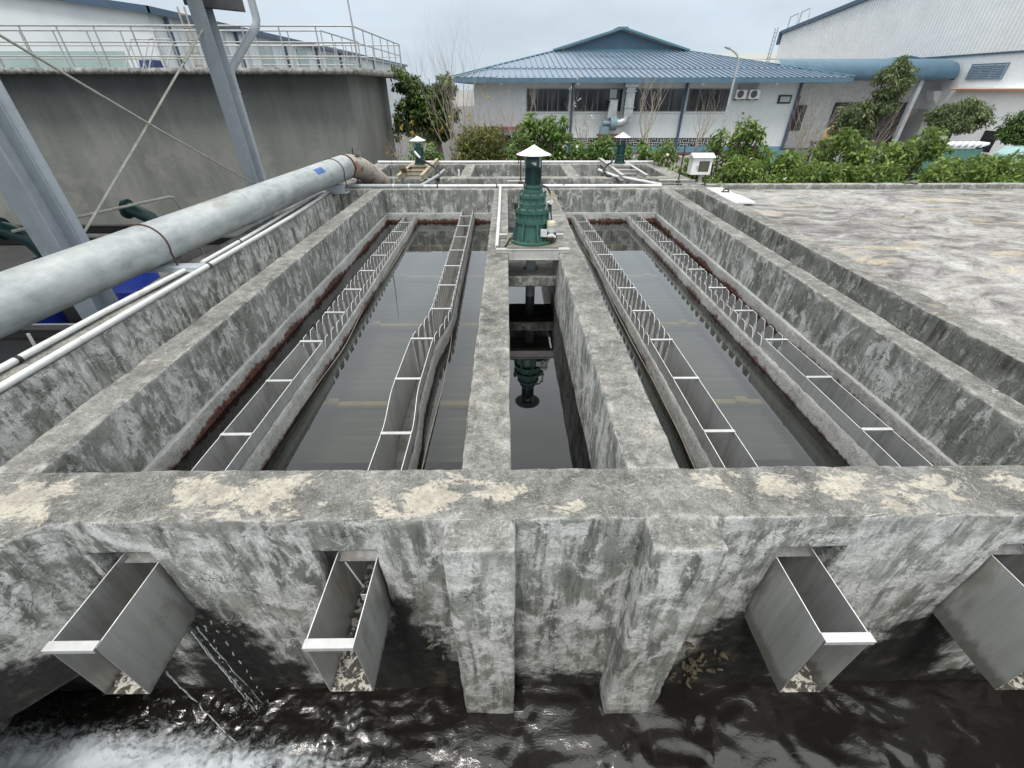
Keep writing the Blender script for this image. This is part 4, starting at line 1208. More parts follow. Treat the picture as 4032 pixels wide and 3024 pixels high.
pipe('white_pipe', [(-1.62, y0, 0.03), (3.0, y0 - 0.01, 0.03), (3.02, y0 + 0.1, 0.03), (2.32, 10.1, 0.03), (2.10, 10.8, 0.05)], 0.030, M['white'],
     'long white plastic pipe across the basin end wall, turning back at its right end', group='white pipes behind the basin',
     clips=(((-1.35, y0, 0.03), 'x'), ((-0.2, y0, 0.03), 'x'), ((1.1, y0, 0.03), 'x'), ((2.78, y0, 0.03), 'x')))
pipe('grey_pipe', [(-3.06, y0, 0.032), (-1.62, y0, 0.032)], 0.036, M['greypipe'], 'grey plastic pipe left of the white one on the basin end wall', group='white pipes behind the basin',
     clips=(((-2.2, y0, 0.032), 'x'), ((-1.9, y0, 0.032), 'x')), mm=M['white'])
pipe('grey_pipe', [(-1.68, y0 + 0.04, 0.03), (-1.58, 9.6, 0.03), (-1.50, 10.15, 0.03), (-1.46, 11.0, 0.02)], 0.032, M['greypipe'], 'short grey pipe bridging from the end wall to the left rear frame')
pipe('white_pipe', [(-3.3, 12.24, 0.035), (-2.6, 12.25, 0.03), (0, 12.26, 0.03), (3.75, 12.22, 0.03)], 0.030, M['white'], 'long white plastic pipe along the back wall of the mixing tank', group='white pipes behind the basin',
     clips=(((-2.95, 12.25, 0.03), 'x'), ((0.3, 12.26, 0.03), 'x')))
pipe('white_pipe', [(-0.13, 8.98, 0.03), (-0.125, 7.0, 0.026), (-0.128, 5.25, 0.026), (-0.13, 5.16, 0.022)], 0.024, M['white'],
     'white plastic pipe along the top of the left dividing wall to the green drive', clips=(((-0.128, 6.2, 0.026), 'y'),), mm=M['white'])
pipe('white_pipe', [(-1.06, 10.38, -0.05), (-1.06, 10.38, 0.13)], 0.020, M['white'], 'short upright white pipe stub at the left cell wall')
# small valve pot beside the elbow
b = MB(); b.lathe((-3.22, 10.4, 0), [(0.075, 0), (0.075, 0.10), (0.05, 0.11), (0.05, 0.14), (0.065, 0.15), (0.065, 0.27), (0.02, 0.28)], 16)
tag(b.build('valve_actuator', M['black']), 'small black valve actuator behind the big pipe near its elbow', 'valve')

# ================================================================== shed at the left: columns, roof, bracing
def column(y, z0, ztop, lab):
    c = empty('steel_column', (-6.03, y, z0), lab, 'steel column', 'grey steel columns of the shed')
    mb = MB()
    x = -6.03
    mb.box(x - 0.15, x + 0.15, y - 0.155, y - 0.140, z0, ztop); mb.box(x - 0.15, x + 0.15, y + 0.140, y + 0.155, z0, ztop)
    mb.box(x - 0.006, x + 0.006, y - 0.140, y + 0.140, z0, ztop)
    mb.build('h_section', M['paint_grey'], c)
    b = MB(); b.box(x - 0.25, x + 0.25, y - 0.28, y + 0.28, z0, z0 + 0.03); b.build('foot_plate', M['paint_grey'], c)
    return c
column(5.84, -2, 3.9, 'grey steel column leaning into view at the left edge of the picture')
column(11.22, -3.4, 3.9, 'grey steel column rising past the rails to the dark shed eave')
for y, pts, lab in ((5.84, [(-5.92, 6.08, -2), (-5.92, 6.08, 3.8)], 'grey downpipe clipped to the column at the left edge of the picture'),
                    (11.22, [(-5.96, 11.47, -3.4), (-5.96, 11.47, 1.81), (-5.93, 11.49, 1.93), (-5.35, 11.92, 2.68), (-5.32, 11.96, 2.80), (-5.32, 11.93, 3.6)], 'grey downpipe bent outward below the shed eave on the far column')):
    d = empty('downpipe', pts[0], lab, 'downpipe', 'downpipes on the shed columns')
    MB().tube(pts, 0.078, 16).build('pipe', M['paint_grey'], d)
    b = MB()
    for z in (-0.30, 1.52):
        if y < 8 and z > 1: continue
        b.tube([(pts[0][0], pts[0][1], z - 0.018), (pts[0][0], pts[0][1], z + 0.018)], 0.090, 14)
        b.box(pts[0][0] - 0.16, pts[0][0], pts[0][1] - 0.10, pts[0][1] - 0.08, z - 0.018, z + 0.018)
    b.build('clamp', M['paint_grey'], d)
ROD = plain('pale_tie_rod', (0.46, 0.45, 0.38), 0.5, 0, 0.2, 6.0)
MB_ = MB().tube([(-6.00, 6.00, 2.42), (-6.00, 8.53, 1.045), (-6.00, 11.14, -0.315)], 0.017, 8)
tag(MB_.build('brace_rod', ROD), 'thin pale brace rod falling from the near column to the far column foot', 'brace rod', 'crossed brace rods')
MB_ = MB().tube([(-6.05, 11.07, 2.54), (-6.05, 8.57, 1.145), (-6.05, 6.08, -0.225), (-6.05, 6.02, -0.27)], 0.017, 8)
MB_.tube([(-6.05, 10.06, 1.98), (-6.05, 10.55, 2.25)], 0.03, 8)
tag(MB_.build('brace_rod', ROD), 'thin pale brace rod with turnbuckle falling from the far column head', 'brace rod', 'crossed brace rods')
shed = empty('shed_roof', (-9, 5, 3.9), 'dark end bracket of a shed roof above the far steel column', 'shed roof')
RD = plain('dark_roof_sheet', (0.07, 0.075, 0.08), 0.6, 0.1)
mb = MB()
mb.add([(-16, -1.5, 4.4), (-6.0, -1.5, 3.95), (-6.0, 11.6, 3.95), (-16, 11.6, 4.4)], [(0, 1, 2, 3)])
mb.add([(-16, -1.5, 4.35), (-6.0, -1.5, 3.90), (-6.0, 11.6, 3.90), (-16, 11.6, 4.35)], [(3, 2, 1, 0)])
mb.build('roof_sheet', RD, shed)
mb = MB()
mb.extr([(-6.25, 11.08, 3.9), (-6.25, 11.08, 2.92), (-5.24, 11.08, 2.84), (-5.24, 11.08, 3.35)], (0, 0.30, 0))
mb.build('eave_bracket', RD, shed)
mb = MB(); mb.box(-6.0, -5.82, -1.5, 11.7, 3.82, 3.98); mb.build('gutter', M['white'], shed)

# yard below the shed
BLUEP = plain('blue_plastic', (0.02, 0.05, 0.36), 0.4)
def drum(x, y, z, lab):
    d = empty('plastic_drum', (x, y, z), lab, 'drum', 'blue plastic drums in the yard')
    MB().lathe((x, y, z), [(0.27, 0), (0.29, 0.03), (0.29, 0.28), (0.30, 0.30), (0.29, 0.32), (0.29, 0.58), (0.30, 0.60), (0.29, 0.62), (0.28, 0.86), (0.24, 0.9), (0, 0.9)], 24).build('body', BLUEP, d)
    MB().lathe((x + .12, y, z + .9), [(0.03, 0), (0.03, 0.03), (0, 0.03)], 10).build('bung', M['black'], d)
drum(-5.35, 5.95, -1.35, 'blue plastic drum in the yard close behind the far end of the near saddle')
b = MB(); b.box(-5.95, -4.9, 5.5, 6.4, -1.44, -1.355)
for x in (-5.9, -5.0):
    for y in (5.55, 6.3): b.box(x, x + .06, y, y + .06, -2, -1.44)
tag(b.build('drum_stand', M['paint_grey']), 'grey steel stand under the blue drum behind the near saddle', 'stand')
drum(-7.6, 7.4, -2, 'blue plastic drum standing left of the near grey column')
drum(-8.4, 7.1, -2, 'blue plastic drum half hidden at the left edge of the picture')
b = MB(); b.tube([(-16, 7.6, -1.55), (-4.6, 8.2, -1.55)], 0.22, 20)
tag(b.build('yard_pipe', M['greypipe']), 'fat grey pipe crossing the yard behind the near column', 'pipe')
DSF = plain('dark_steel_frame', (0.055, 0.05, 0.045), 0.6, 0.2)
for k, (y, z, x1) in enumerate(((9.9, -0.92, -6.2), (10.3, -1.30, -6.2), (5.0, -0.95, -3.8))):
    b = MB()
    a_, b_ = Vector((-20, y, z)), Vector((x1, y, z))
    b.bar(a_, b_, 0.13, 0.018); b.bar(a_ - Vector((0, 0, .15)), b_ - Vector((0, 0, .15)), 0.13, 0.018); b.bar(a_ - Vector((0, 0, .075)), b_ - Vector((0, 0, .075)), 0.015, 0.14)
    tag(b.build('pump_frame_beam', DSF), ('upper dark steel beam of the yard frame left of the far column', 'lower dark steel beam of the yard frame left of the far column', 'dark steel beam low in the yard under the big pipe')[k], 'steel beam')
for x, y, lab in ((-9.55, 8.5, 'dark green pump elbow at the left picture edge'), (-8.30, 10.1, 'dark green pump elbow behind the falling brace rod')):
    p = empty('pump_elbow', (x, y, -1.2), lab, 'pump', 'dark green pump elbows in the yard')
    b = MB(); b.tube([(x + .32, y + .1, -1.75), (x + .30, y + .1, -1.10), (x + .22, y + .05, -0.82), (x + .02, y, -0.66), (x - .12, y, -0.62)], 0.145, 16); b.build('elbow', M['green_dark'], p)
    b = MB(); b.tube([(x - .12, y, -0.62), (x - .17, y, -0.61)], 0.21, 16); b.build('flange', M['green_dark'], p)
    b = MB(); b.tube([(x + .30, y + .1, -1.15), (x + .30, y + .1, -1.21)], 0.21, 16); b.build('flange', M['green_dark'], p)
b = MB(); b.tube([(-9.3, 8.3, -0.62), (-7.6, 10.36, -0.42), (-7.58, 10.44, -0.44), (-7.60, 10.6, -0.8), (-7.65, 10.8, -2.2)], 0.028, 8)
tag(b.build('handrail_tube', ROD), 'thin pale tube bent over the green pump elbow in the yard', 'handrail')
b = MB(); b.tube([(-13, 6.4, -1.62), (-6.2, 6.9, -1.86)], 0.03, 8)
tag(b.build('conduit', M['white']), 'thin white conduit below the fat grey yard pipe', 'conduit')
b = MB(); b.tube([(-3.85, 2.55, -0.9), (-3.85, 2.55, 0.1)], 0.05, 12)
tag(b.build('vent_pipe', M['white']), 'white upright pipe under the near left part of the big pipe', 'pipe')
b = MB(); b.tube([(-3.9, 3.0, -1.0), (-3.75, 3.0, 0.02)], 0.012, 6)
tag(b.build('ladder_rail', M['white']), 'thin white rail under the big pipe beside the near column', 'rail')

# ================================================================== big square tank with railed slab
TW = NT('smooth_old_concrete')
st = TW.noise((1.6, 1.6, 0.22), 6, 0.65, 0.3)
bg = TW.noise(0.45, 6, 0.65, 0.4)
fi = TW.noise(9.0, 5, 0.7)
k = TW.math('ADD', TW.math('MULTIPLY', st, 0.45), TW.math('ADD', TW.math('MULTIPLY', bg, 0.4), TW.math('MULTIPLY', fi, 0.15)))
tc = TW.ramp(k, [(0.36, (0.165, 0.17, 0.155)), (0.5, (0.225, 0.23, 0.213)), (0.64, (0.30, 0.302, 0.285))])
tpx, tpy, tpz = TW.sep(TW.P)
lowp = TW.math('MULTIPLY', TW.mr(TW.noise(0.9, 6, 0.7, 0.8), 0.52, 0.6), TW.mr(tpz, 0.4, -0.4))
tc = TW.mix(TW.math('MULTIPLY', lowp, 0.5), tc, (0.30, 0.29, 0.27))
TANK = TW.bsdf(tc, 0.9, 0, TW.bump(fi, 0.2, 0.02), 0.3)
tank = empty('square_tank', (-14, 20, -2), 'big smooth grey concrete tank with an overhanging slab', 'concrete tank')
tw = MB(); tw.box(-30, -5.2, 17.2, 22.7, -3.45, 1.94); tw.build('wall', TANK, tank)
rough_solid('walkway_slab', [(-30, -4.5, 16.42, 17.9, 1.935, 2.10), (-5.9, -4.5, 17.92, 22.0, 1.937, 2.098), (-30, -4.5, 22.02, 23.4, 1.935, 2.10)], M['rear'], tank, (), 0.25, 0.012, 0.0, 0.0)
def railing(pts, sp, h, lab, rails=(1.0, 0.62, 0.28), r=0.024):
    z = 2.10
    o = empty('railing', (pts[0][0], pts[0][1], z), lab, 'railing', 'railings on the square tank')
    for q, f in enumerate(rails):
        MB().tube([(x, y, z + h * f) for x, y in pts], r if q == 0 else r * 0.72, 8).build('rail', M['rail'], o)
    for (xa, ya), (xb, yb_) in zip(pts[:-1], pts[1:]):
        L = math.hypot(xb - xa, yb_ - ya); n = max(1, round(L / sp))
        for k in range(n):
            t = k / n
            x, y = xa + (xb - xa) * t, ya + (yb_ - ya) * t
            MB().tube([(x, y, z - 0.002), (x, y, z + h)], r * 0.85, 6).build('post', M['rail'], o)
    x, y = pts[-1]
    MB().tube([(x, y, z - 0.002), (x, y, z + h)], r * 0.85, 6).build('post', M['rail'], o)
railing([(-22, 16.5), (-4.58, 16.5), (-4.58, 23.3)], 1.06, 1.0, 'outer steel railing along the front and right edges of the tank slab')
railing([(-22, 17.82), (-5.98, 17.82), (-5.98, 22.05)], 1.06, 1.0, 'inner steel railing standing one walkway width behind the front rails')
railing([(-10.6, 22.08), (-6.0, 22.08)], 0.9, 0.98, 'short far inner railing at the back of the tank, right part', (1.0, 0.28))
railing([(-16.0, 23.3), (-4.6, 23.3)], 1.1, 0.98, 'far outer railing along the back edge of the tank slab', (1.0, 0.6, 0.05))
m_ = MB().tube([(-4.58, 16.5, 2.1), (-4.56, 16.5, 3.1), (-4.62, 16.5, 5.2)], [0.03, 0.026, 0.012], 8)
tag(m_.build('mast', M['rail']), 'thin steel mast rising from the railing corner of the tank', 'mast')
ld = empty('bamboo_ladder', (-12.3, 21.6, 2.1), 'rough bamboo ladder leaning up above the tank railings', 'ladder')
BAM = plain('old_bamboo', (0.24, 0.20, 0.165), 0.8, 0, 0.3, 8)
for q, x in enumerate((-12.72, -12.46)):
    MB().tube([(x + 0.75, 20.6, 2.1), (x + 0.45, 21.2, 2.7), (x, 22.0, 4.15)], 0.035, 7).build('stile', BAM, ld)
for k in range(5):
    t = k / 5 + 0.1
    MB().tube([(-12.72 + 0.75 * (1 - t), 20.6 + 1.4 * t, 2.1 + 2.0 * t), (-12.46 + 0.75 * (1 - t), 20.6 + 1.4 * t, 2.1 + 2.0 * t)], 0.025, 6).build('rung', BAM, ld)
gb_ = empty('gearbox_cover', (-12.3, 18.6, 2.1), 'small dark blue machine cover among the tank railings', 'machine cover')
b = MB(); b.extr([(-12.62, 18.4, 2.1), (-12.62, 18.9, 2.1), (-12.62, 18.85, 2.38), (-12.62, 18.5, 2.38)], (0.52, 0, 0)); b.build('cover', plain('navy_plastic', (0.02, 0.04, 0.14), 0.4), gb_)
b = MB(); b.box(-12.66, -12.06, 18.36, 18.94, 2.095, 2.125); b.build('foot', M['white'], gb_)
for xs in ((-13.0, -12.2), (-12.4, -11.6)):
    b = MB()
    for x in xs: b.tube([(x, 18.2, 2.1), (x + 0.2, 18.8, 2.95)], 0.02, 6)
    b.tube([(xs[0] + .2, 18.8, 2.95), (xs[1] + .2, 18.8, 2.95)], 0.02, 6)
    tag(b.build('stair_handrail', M['rail']), 'slanted stair handrail left of the navy machine cover' if xs[0] < -12.8 else 'slanted stair handrail right of the navy machine cover', 'handrail')

# ================================================================== warehouse at the left
WL = NT('pale_corrugated_sheet')
wx, wy, wz = WL.sep(WL.P)
wn = WL.noise((0.5, 0.5, 0.12), 5, 0.6)
WLc = WL.mix(WL.mr(wn, 0.35, 0.65), (0.60, 0.65, 0.665), (0.70, 0.735, 0.74))
WLM = WL.bsdf(WLc, 0.6, 0.0, None, 0.3)
BLUE = plain('blue_painted_sheet', (0.085, 0.16, 0.225), 0.45, 0.0, 0.12, 1.2)
BLUE_D = plain('dark_blue_trim', (0.055, 0.095, 0.15), 0.45, 0.0, 0.1, 2.0)
wh = empty('warehouse', (-30, 50, -2), 'long pale warehouse with dark blue roof edge beyond the square tank', 'warehouse')
yc = 28.3; rx = -46.0; rz_ = 4.80 + 0.115 * 28
mb = MB()
mb.add([(-18, yc, -2), (-18, 95, -2), (-18, 95, 4.8), (-18, yc, 4.8)], [(0, 1, 2, 3)])
mb.add([(-18, yc, -2), (-18, yc, 4.8), (rx, yc, rz_), (-74, yc, 4.8), (-74, yc, -2)], [(0, 1, 2, 3, 4)])
mb.add([(-18, 95, -2), (-18, 95, 4.8), (rx, 95, rz_), (-74, 95, 4.8), (-74, 95, -2)], [(4, 3, 2, 1, 0)])
for k in range(110):
    y = yc + 0.3 + 0.6 * k
    mb.box(-18, -17.965, y, y + 0.16, -2, 4.78)
mb.build('wall', WLM, wh)
mb = MB()
mb.add([(-17.6, yc - .35, 4.86), (-17.6, 95, 4.86), (rx, 95, rz_ + .12), (rx, yc - .35, rz_ + .12)], [(0, 1, 2, 3)])
mb.add([(rx, yc - .35, rz_ + .12), (rx, 95, rz_ + .12), (-74, 95, 4.9), (-74, yc - .35, 4.9)], [(0, 1, 2, 3)])
mb.build('roof', BLUE, wh)
mb = MB(); mb.box(-17.66, -17.58, yc - .36, 95, 4.62, 4.90)
mb.extr([(-17.58, yc - 0.36, 4.60), (-17.58, yc - 0.36, 4.90), (rx, yc - 0.36, rz_ + .16), (rx, yc - 0.36, rz_ - .14)], (0, 0.06, 0))
mb.build('eave_trim', BLUE_D, wh)
for k, y in enumerate((yc + 1.2, 36.5, 44, 51, 58, 65, 72)):
    MB().tube([(-17.85, y, 4.6), (-17.88, y, -2)], 0.10, 8).build('downpipe', BLUE_D, wh)
PALEG = plain('pale_green_panel', (0.36, 0.46, 0.43), 0.5, 0, 0.08, 1.0)
MB().box(-27.5, -19.9, yc - 0.03, yc - 0.005, 1.6, 3.15).build('skylight_panel', PALEG, wh)
for y in (33, 39.5, 46.5, 53.5, 60):
    MB().box(-17.96, -17.93, y, y + 2.2, 0.2, 4.3).build('skylight_panel', PALEG, wh)
MB().box(-18.22, -17.98, yc - 0.02, yc + 0.3, -2, 4.7).build('corner_flashing', plain('white_flashing', (0.62, 0.64, 0.64), 0.5), wh)

# ================================================================== blue-roofed building
WALL = plain('pale_blue_grey_plaster', (0.64, 0.675, 0.675), 0.85, 0, 0.05, 2.2, 0.1, ((0.34, 0.36, 0.36), 0.3))
bb = empty('factory_office', (7, 35, -2), 'low white factory building with a ribbed blue hip roof', 'building')
wx0, wx1, wy0, wy1 = -1.9, 17.1, 30.0, 48.0
mb = MB(); mb.box(wx0, wx1, wy0, wy1, -2, 2.0); mb.build('wall', WALL, bb)
ex0, ex1, ey = -2.95, 19.2, 28.8
tx0, tx1, ty, tz = 3.5, 12.75, 38.4, 3.68
ez = 2.06
my = 31.4
mz = ez + (tz - ez) * (my - ey) / (ty - ey)
def lerp(a, b, t): return a + (b - a) * t
tm = (my - ey) / (ty - ey)
mx0, mx1 = lerp(ex0, tx0, tm), lerp(ex1, tx1, tm)
ROOF = plain('blue_ribbed_roof', (0.165, 0.230, 0.305), 0.32, 0.1, 0.10, 1.0)
mb = MB()
mb.add([(ex0, ey, ez), (ex1, ey, ez), (mx1, my, mz), (mx0, my, mz)], [(0, 1, 2, 3)])
mb.add([(mx0, my - 0.05, mz + 0.05), (mx1, my - 0.05, mz + 0.05), (tx1, ty, tz + .05), (tx0, ty, tz + .05)], [(0, 1, 2, 3)])
mb.add([(mx0, my - 0.05, mz - 0.02), (mx1, my - 0.05, mz - 0.02), (mx1, my - 0.05, mz + 0.05), (mx0, my - 0.05, mz + 0.05)], [(0, 1, 2, 3)])
by = 58.0
mb.add([(ex0, ey, ez), (tx0, ty, tz + .02), (tx0, by, tz + .02), (ex0, by, ez)], [(0, 1, 2, 3)])
mb.add([(ex1, ey, ez), (ex1, by, ez), (tx1, by, tz + .02), (tx1, ty, tz + .02)], [(0, 1, 2, 3)])
ax_, az_ = (tx0 + tx1) / 2 - 0.1, 4.93
mb.add([(tx0 - .2, ty - .1, tz + .02), (ax_, ty - .4, az_), (ax_, by, az_), (tx0 - .2, by, tz + .02)], [(0, 1, 2, 3)])
mb.add([(tx1 + .2, ty - .1, tz + .02), (tx1 + .2, by, tz + .02), (ax_, by, az_), (ax_, ty - .4, az_)], [(0, 1, 2, 3)])
rf = mb.build('roof', ROOF, bb)
mb = MB()
n = 64
for k in range(1, n):
    x = lerp(ex0, ex1, k / n)
    # how far up this rib runs before it meets a hip
    def topt(x):
        if x < tx0: return (x - ex0) / (tx0 - ex0)
        if x > tx1: return (ex1 - x) / (ex1 - tx1)
        return 1.0
    t1 = topt(x)
    ya, yb_ = ey, lerp(ey, ty, min(t1, tm))
    mb.bar((x, ya, ez + 0.03), (x, yb_, lerp(ez, tz, min(t1, tm)) + 0.03), 0.055, 0.055)
    if t1 > tm:
        mb.bar((x, my - 0.05, mz + 0.085), (x, lerp(ey, ty, t1), lerp(ez, tz, t1) + 0.085), 0.055, 0.05)
mb.build('rib', ROOF, rf)['kind'] = 'stuff'
mb = MB()
mb.bar((ex0, ey, ez + .06), (tx0, ty, tz + .10), 0.22, 0.05); mb.bar((ex1, ey, ez + .06), (tx1, ty, tz + .10), 0.22, 0.05)
mb.bar((tx0 - .2, ty - .25, tz + .08), (ax_, ty - .45, az_ + .03), 0.3, 0.12); mb.bar((tx1 + .2, ty - .25, tz + .08), (ax_, ty - .45, az_ + .03), 0.3, 0.12)
mb.box(ax_ - 0.35, ax_ + 0.35, ty - .55, by, az_ - .01, az_ + 0.09)
mb.box(tx0, tx1, ty - .16, ty - .02, tz + .03, tz + .13)
mb.build('ridge_cap', plain('blue_green_ridge', (0.09, 0.20, 0.25), 0.45, 0, .1, 2), rf)
mb = MB(); mb.add([(tx0, ty - .02, tz), (tx1, ty - .02, tz), (ax_, ty - .02, az_ - .05)], [(0, 1, 2)])
gx = [lerp(tx0, tx1, k / 46) for k in range(1, 46)]
for x in gx:
    h_ = 1 - abs(x - ax_) / ((tx1 - tx0) / 2 + 0.3)
    mb.box(x - 0.03, x + 0.03, ty - .05, ty - .02, tz, tz + max(0.02, (az_ - tz) * h_ - 0.1))
mb.build('gablet', BLUE, bb)
mb = MB(); mb.box(ex0, ex1, ey - .02, ey + 0.06, ez - 0.24, ez - 0.015); mb.box(ex0, ex0 + .08, ey, by, ez - .24, ez - .015); mb.box(ex1 - .08, ex1, ey, by, ez - .24, ez - .015)
mb.build('fascia', BLUE, bb)
mb = MB(); mb.box(ex0 + .1, ex1 - .1, ey + .07, 48, 1.995, 2.015); mb.build('soffit', plain('grey_soffit', (0.34, 0.35, 0.36), 0.8), bb)
for x in (-0.29, 3.98, 10.95, 15.1):
    MB().box(x - .08, x + .08, 28.95, 29.1, 1.72, 1.95).build('bracket', M['hood'], bb)
GLASS = plain('dark_window_glass', (0.018, 0.020, 0.023), 0.12, 0, 0.3, 1.0)
CURT = NT('window_with_curtains')
cv = CURT.noise((5.0, 1.0, 0.25), 4, 0.6)
CURTM = CURT.bsdf(CURT.ramp(cv, [(0.42, (0.014, 0.015, 0.018)), (0.55, (0.05, 0.05, 0.055)), (0.7, (0.10, 0.10, 0.105))]), 0.12)
FR = plain('window_frame', (0.20, 0.205, 0.21), 0.5)
for x0, x1 in ((1.2, 3.62), (3.98, 6.72), (7.4, 10.3), (10.66, 13.06)):
    mb = MB(); t_ = 0.05
    mb.box(x0 - .03, x1 + .03, 29.955, 29.985, 1.51, 1.55); mb.box(x0 - .03, x1 + .03, 29.955, 29.985, 0.42, 0.46)
    mb.box(x0 - .03, x0, 29.955, 29.985, 0.46, 1.51); mb.box(x1, x1 + .03, 29.955, 29.985, 0.46, 1.51)
    for k in range(1, 4):
        x = lerp(x0, x1, k / 4); mb.box(x - .015, x + .015, 29.955, 29.98, 0.46, 1.51)
    wf = mb.build('window', FR, bb)
    MB().box(x0, x1, 29.965, 29.99, 0.46, 1.51).build('pane', CURTM, wf)
    MB().box(x0 - .08, x1 + .08, 29.92, 29.999, 0.36, 0.415).build('sill', WALL, wf)
wf = MB(); wf.box(15.95, 16.70, 29.93, 29.985, 0.82, 1.24); wf = wf.build('window', M['black'], bb)
MB().box(16.06, 16.62, 29.92, 29.929, 0.90, 1.16).build('pane', plain('pale_glass', (0.42, 0.45, 0.45), 0.2), wf)
for x in (3.84, 10.42, 17.04):
    MB().tube([(x, 29.90, 2.0), (x, 29.90, -2.0)], 0.075, 10).build('downpipe', BLUE_D, bb)
mb = MB(); mb.box(wx0, wx1 + .02, 29.96, 30.0, -1.72, -1.40); mb.build('skirting', plain('blue_skirting', (0.13, 0.27, 0.36), 0.7), bb)
mb = MB(); mb.box(wx0, wx1 + .03, 29.94, 30.0, -1.80, -1.725); mb.build('red_band', plain('dark_red_paint', (0.20, 0.03, 0.035), 0.7), bb)
mb = MB(); mb.box(-1.9, 1.15, 29.3, 29.99, -0.42, -0.34); mb.build('door_hood', plain('dark_red_trim', (0.22, 0.05, 0.055), 0.7), bb)
mb = MB(); mb.box(1.02, 1.12, 29.32, 29.42, -2, -0.42); mb.build('hood_post', plain('red_post', (0.24, 0.05, 0.05), 0.7), bb)
mb = MB(); mb.box(-0.35, 0.55, 29.97, 29.995, -2, -0.8); mb.build('door', M['black'], bb)
# lattice vents
mb = MB()
LAT = plain('white_lattice', (0.62, 0.64, 0.64), 0.7)
lx0, lx1, lz0, lz1 = 3.95, 12.75, -1.40, -0.92
for k in range(int((lx1 - lx0) / 0.48)):
    x = lx0 + 0.48 * k
    for j, z in enumerate((lz0, lz0 + 0.24)):
        fl = (k + j) % 2
        mb.box(x, x + .02, 29.955, 29.975, z, z + .24); mb.box(x, x + .48, 29.955, 29.974, z + .22, z + .24)
        if fl:
            mb.box(x + .12, x + .14, 29.955, 29.973, z, z + .16); mb.box(x + .12, x + .36, 29.955, 29.972, z + .14, z + .16); mb.box(x + .34, x + .36, 29.955, 29.973, z + .06, z + .22)
        else:
            mb.box(x + .22, x + .24, 29.955, 29.973, z, z + .22); mb.box(x, x + .22, 29.955, 29.972, z + .10, z + .12); mb.box(x + .24, x + .48, 29.955, 29.972, z + .07, z + .09); mb.box(x + .36, x + .38, 29.955, 29.971, z + .09, z + .22)
lt = mb.build('lattice', LAT, bb)
MB().box(lx0, lx1, 29.976, 29.998, lz0, lz1).build('lattice_back', M['black'], lt)

# things hung on the building
def aircon(x, lab):
    a = empty('air_conditioner', (x, 29.7, 1.05), lab, 'air conditioner', 'air conditioners on the white wall')
    MB().box(x, x + .62, 29.62, 29.92, 1.05, 1.50).build('casing', M['hood'], a, 0.015)
    b = MB(); b.tube([(x + .26, 29.61, 1.28), (x + .26, 29.64, 1.28)], 0.185, 24); b.build('fan_grille', plain('grey_grille', (0.10, 0.10, 0.105), 0.6), a)
    b = MB(); b.box(x + .05, x + .08, 29.60, 29.99, 0.99, 1.04); b.box(x + .52, x + .55, 29.60, 29.99, 0.99, 1.04); b.build('bracket', M['black'], a)
aircon(13.24, 'left of two white air conditioner units right of the last large window')
aircon(14.02, 'right of two white air conditioner units, nearer the small black-framed window')
b = MB(); b.extr([(13.45, 29.95, 1.52), (14.5, 29.95, 1.52), (14.7, 29.95, 2.0), (13.35, 29.95, 2.0)], (0, 0.04, 0))
tag(b.build('cover_panel', plain('grey_panel', (0.42, 0.45, 0.45), 0.7)), 'pale panel under the eave above the air conditioners', 'panel')
fan = empty('duct_fan', (6.3, 29.4, -0.7), 'blue grey extractor fan with square metal ducts in front of the dark windows', 'extractor fan')
DUCT = plain('galvanised_duct', (0.42, 0.45, 0.46), 0.4, 0.5, 0.12, 3.0)
TEAL = plain('blue_grey_enamel', (0.17, 0.25, 0.29), 0.45)
b = MB(); b.tube([(6.05, 29.25, -0.12), (6.42, 29.25, -0.12)], 0.36, 24); b.build('fan_housing', TEAL, fan)
b = MB(); b.box(5.52, 6.02, 29.1, 29.5, -0.68, -0.28); b.build('motor_base', TEAL, fan)
b = MB(); b.tube([(5.62, 29.25, -0.12), (6.05, 29.25, -0.12)], 0.14, 14); b.build('motor', TEAL, fan)
b = MB(); b.extr([(5.83, 29.1, 0.15), (6.36, 29.1, 0.15), (6.34, 29.1, 0.98), (5.93, 29.1, 0.98)], (0, 0.35, 0)); b.build('outlet_duct', DUCT, fan)
b = MB(); b.box(5.90, 6.38, 29.2, 29.94, 0.985, 1.03); b.build('flange', DUCT, fan)
b = MB(); b.box(6.0, 6.40, 29.90, 29.95, 1.08, 1.52); b.build('wall_frame', DUCT, fan)
b = MB(); b.box(6.78, 7.27, 29.1, 29.5, -0.05, 1.98); b.box(6.70, 7.34, 29.05, 29.55, 1.40, 1.46); b.box(6.74, 7.32, 29.06, 29.54, 0.64, 0.68); b.box(6.66, 7.40, 29.02, 29.6, 1.62, 1.99); b.build('inlet_duct', DUCT, fan)
b = MB(); b.tube([(6.42, 29.25, -0.12), (6.7, 29.25, -0.10), (6.95, 29.25, 0.02), (7.03, 29.25, 0.25)], 0.23, 14); b.build('elbow', DUCT, fan)
b = MB(); b.box(5.4, 7.1, 29.0, 29.6, -0.78, -0.69)
for x in (5.5, 6.9): b.box(x, x + .09, 29.05, 29.14, -2, -.78)
b.build('stand', plain('dark_red_steel', (0.16, 0.045, 0.04), 0.7), fan)

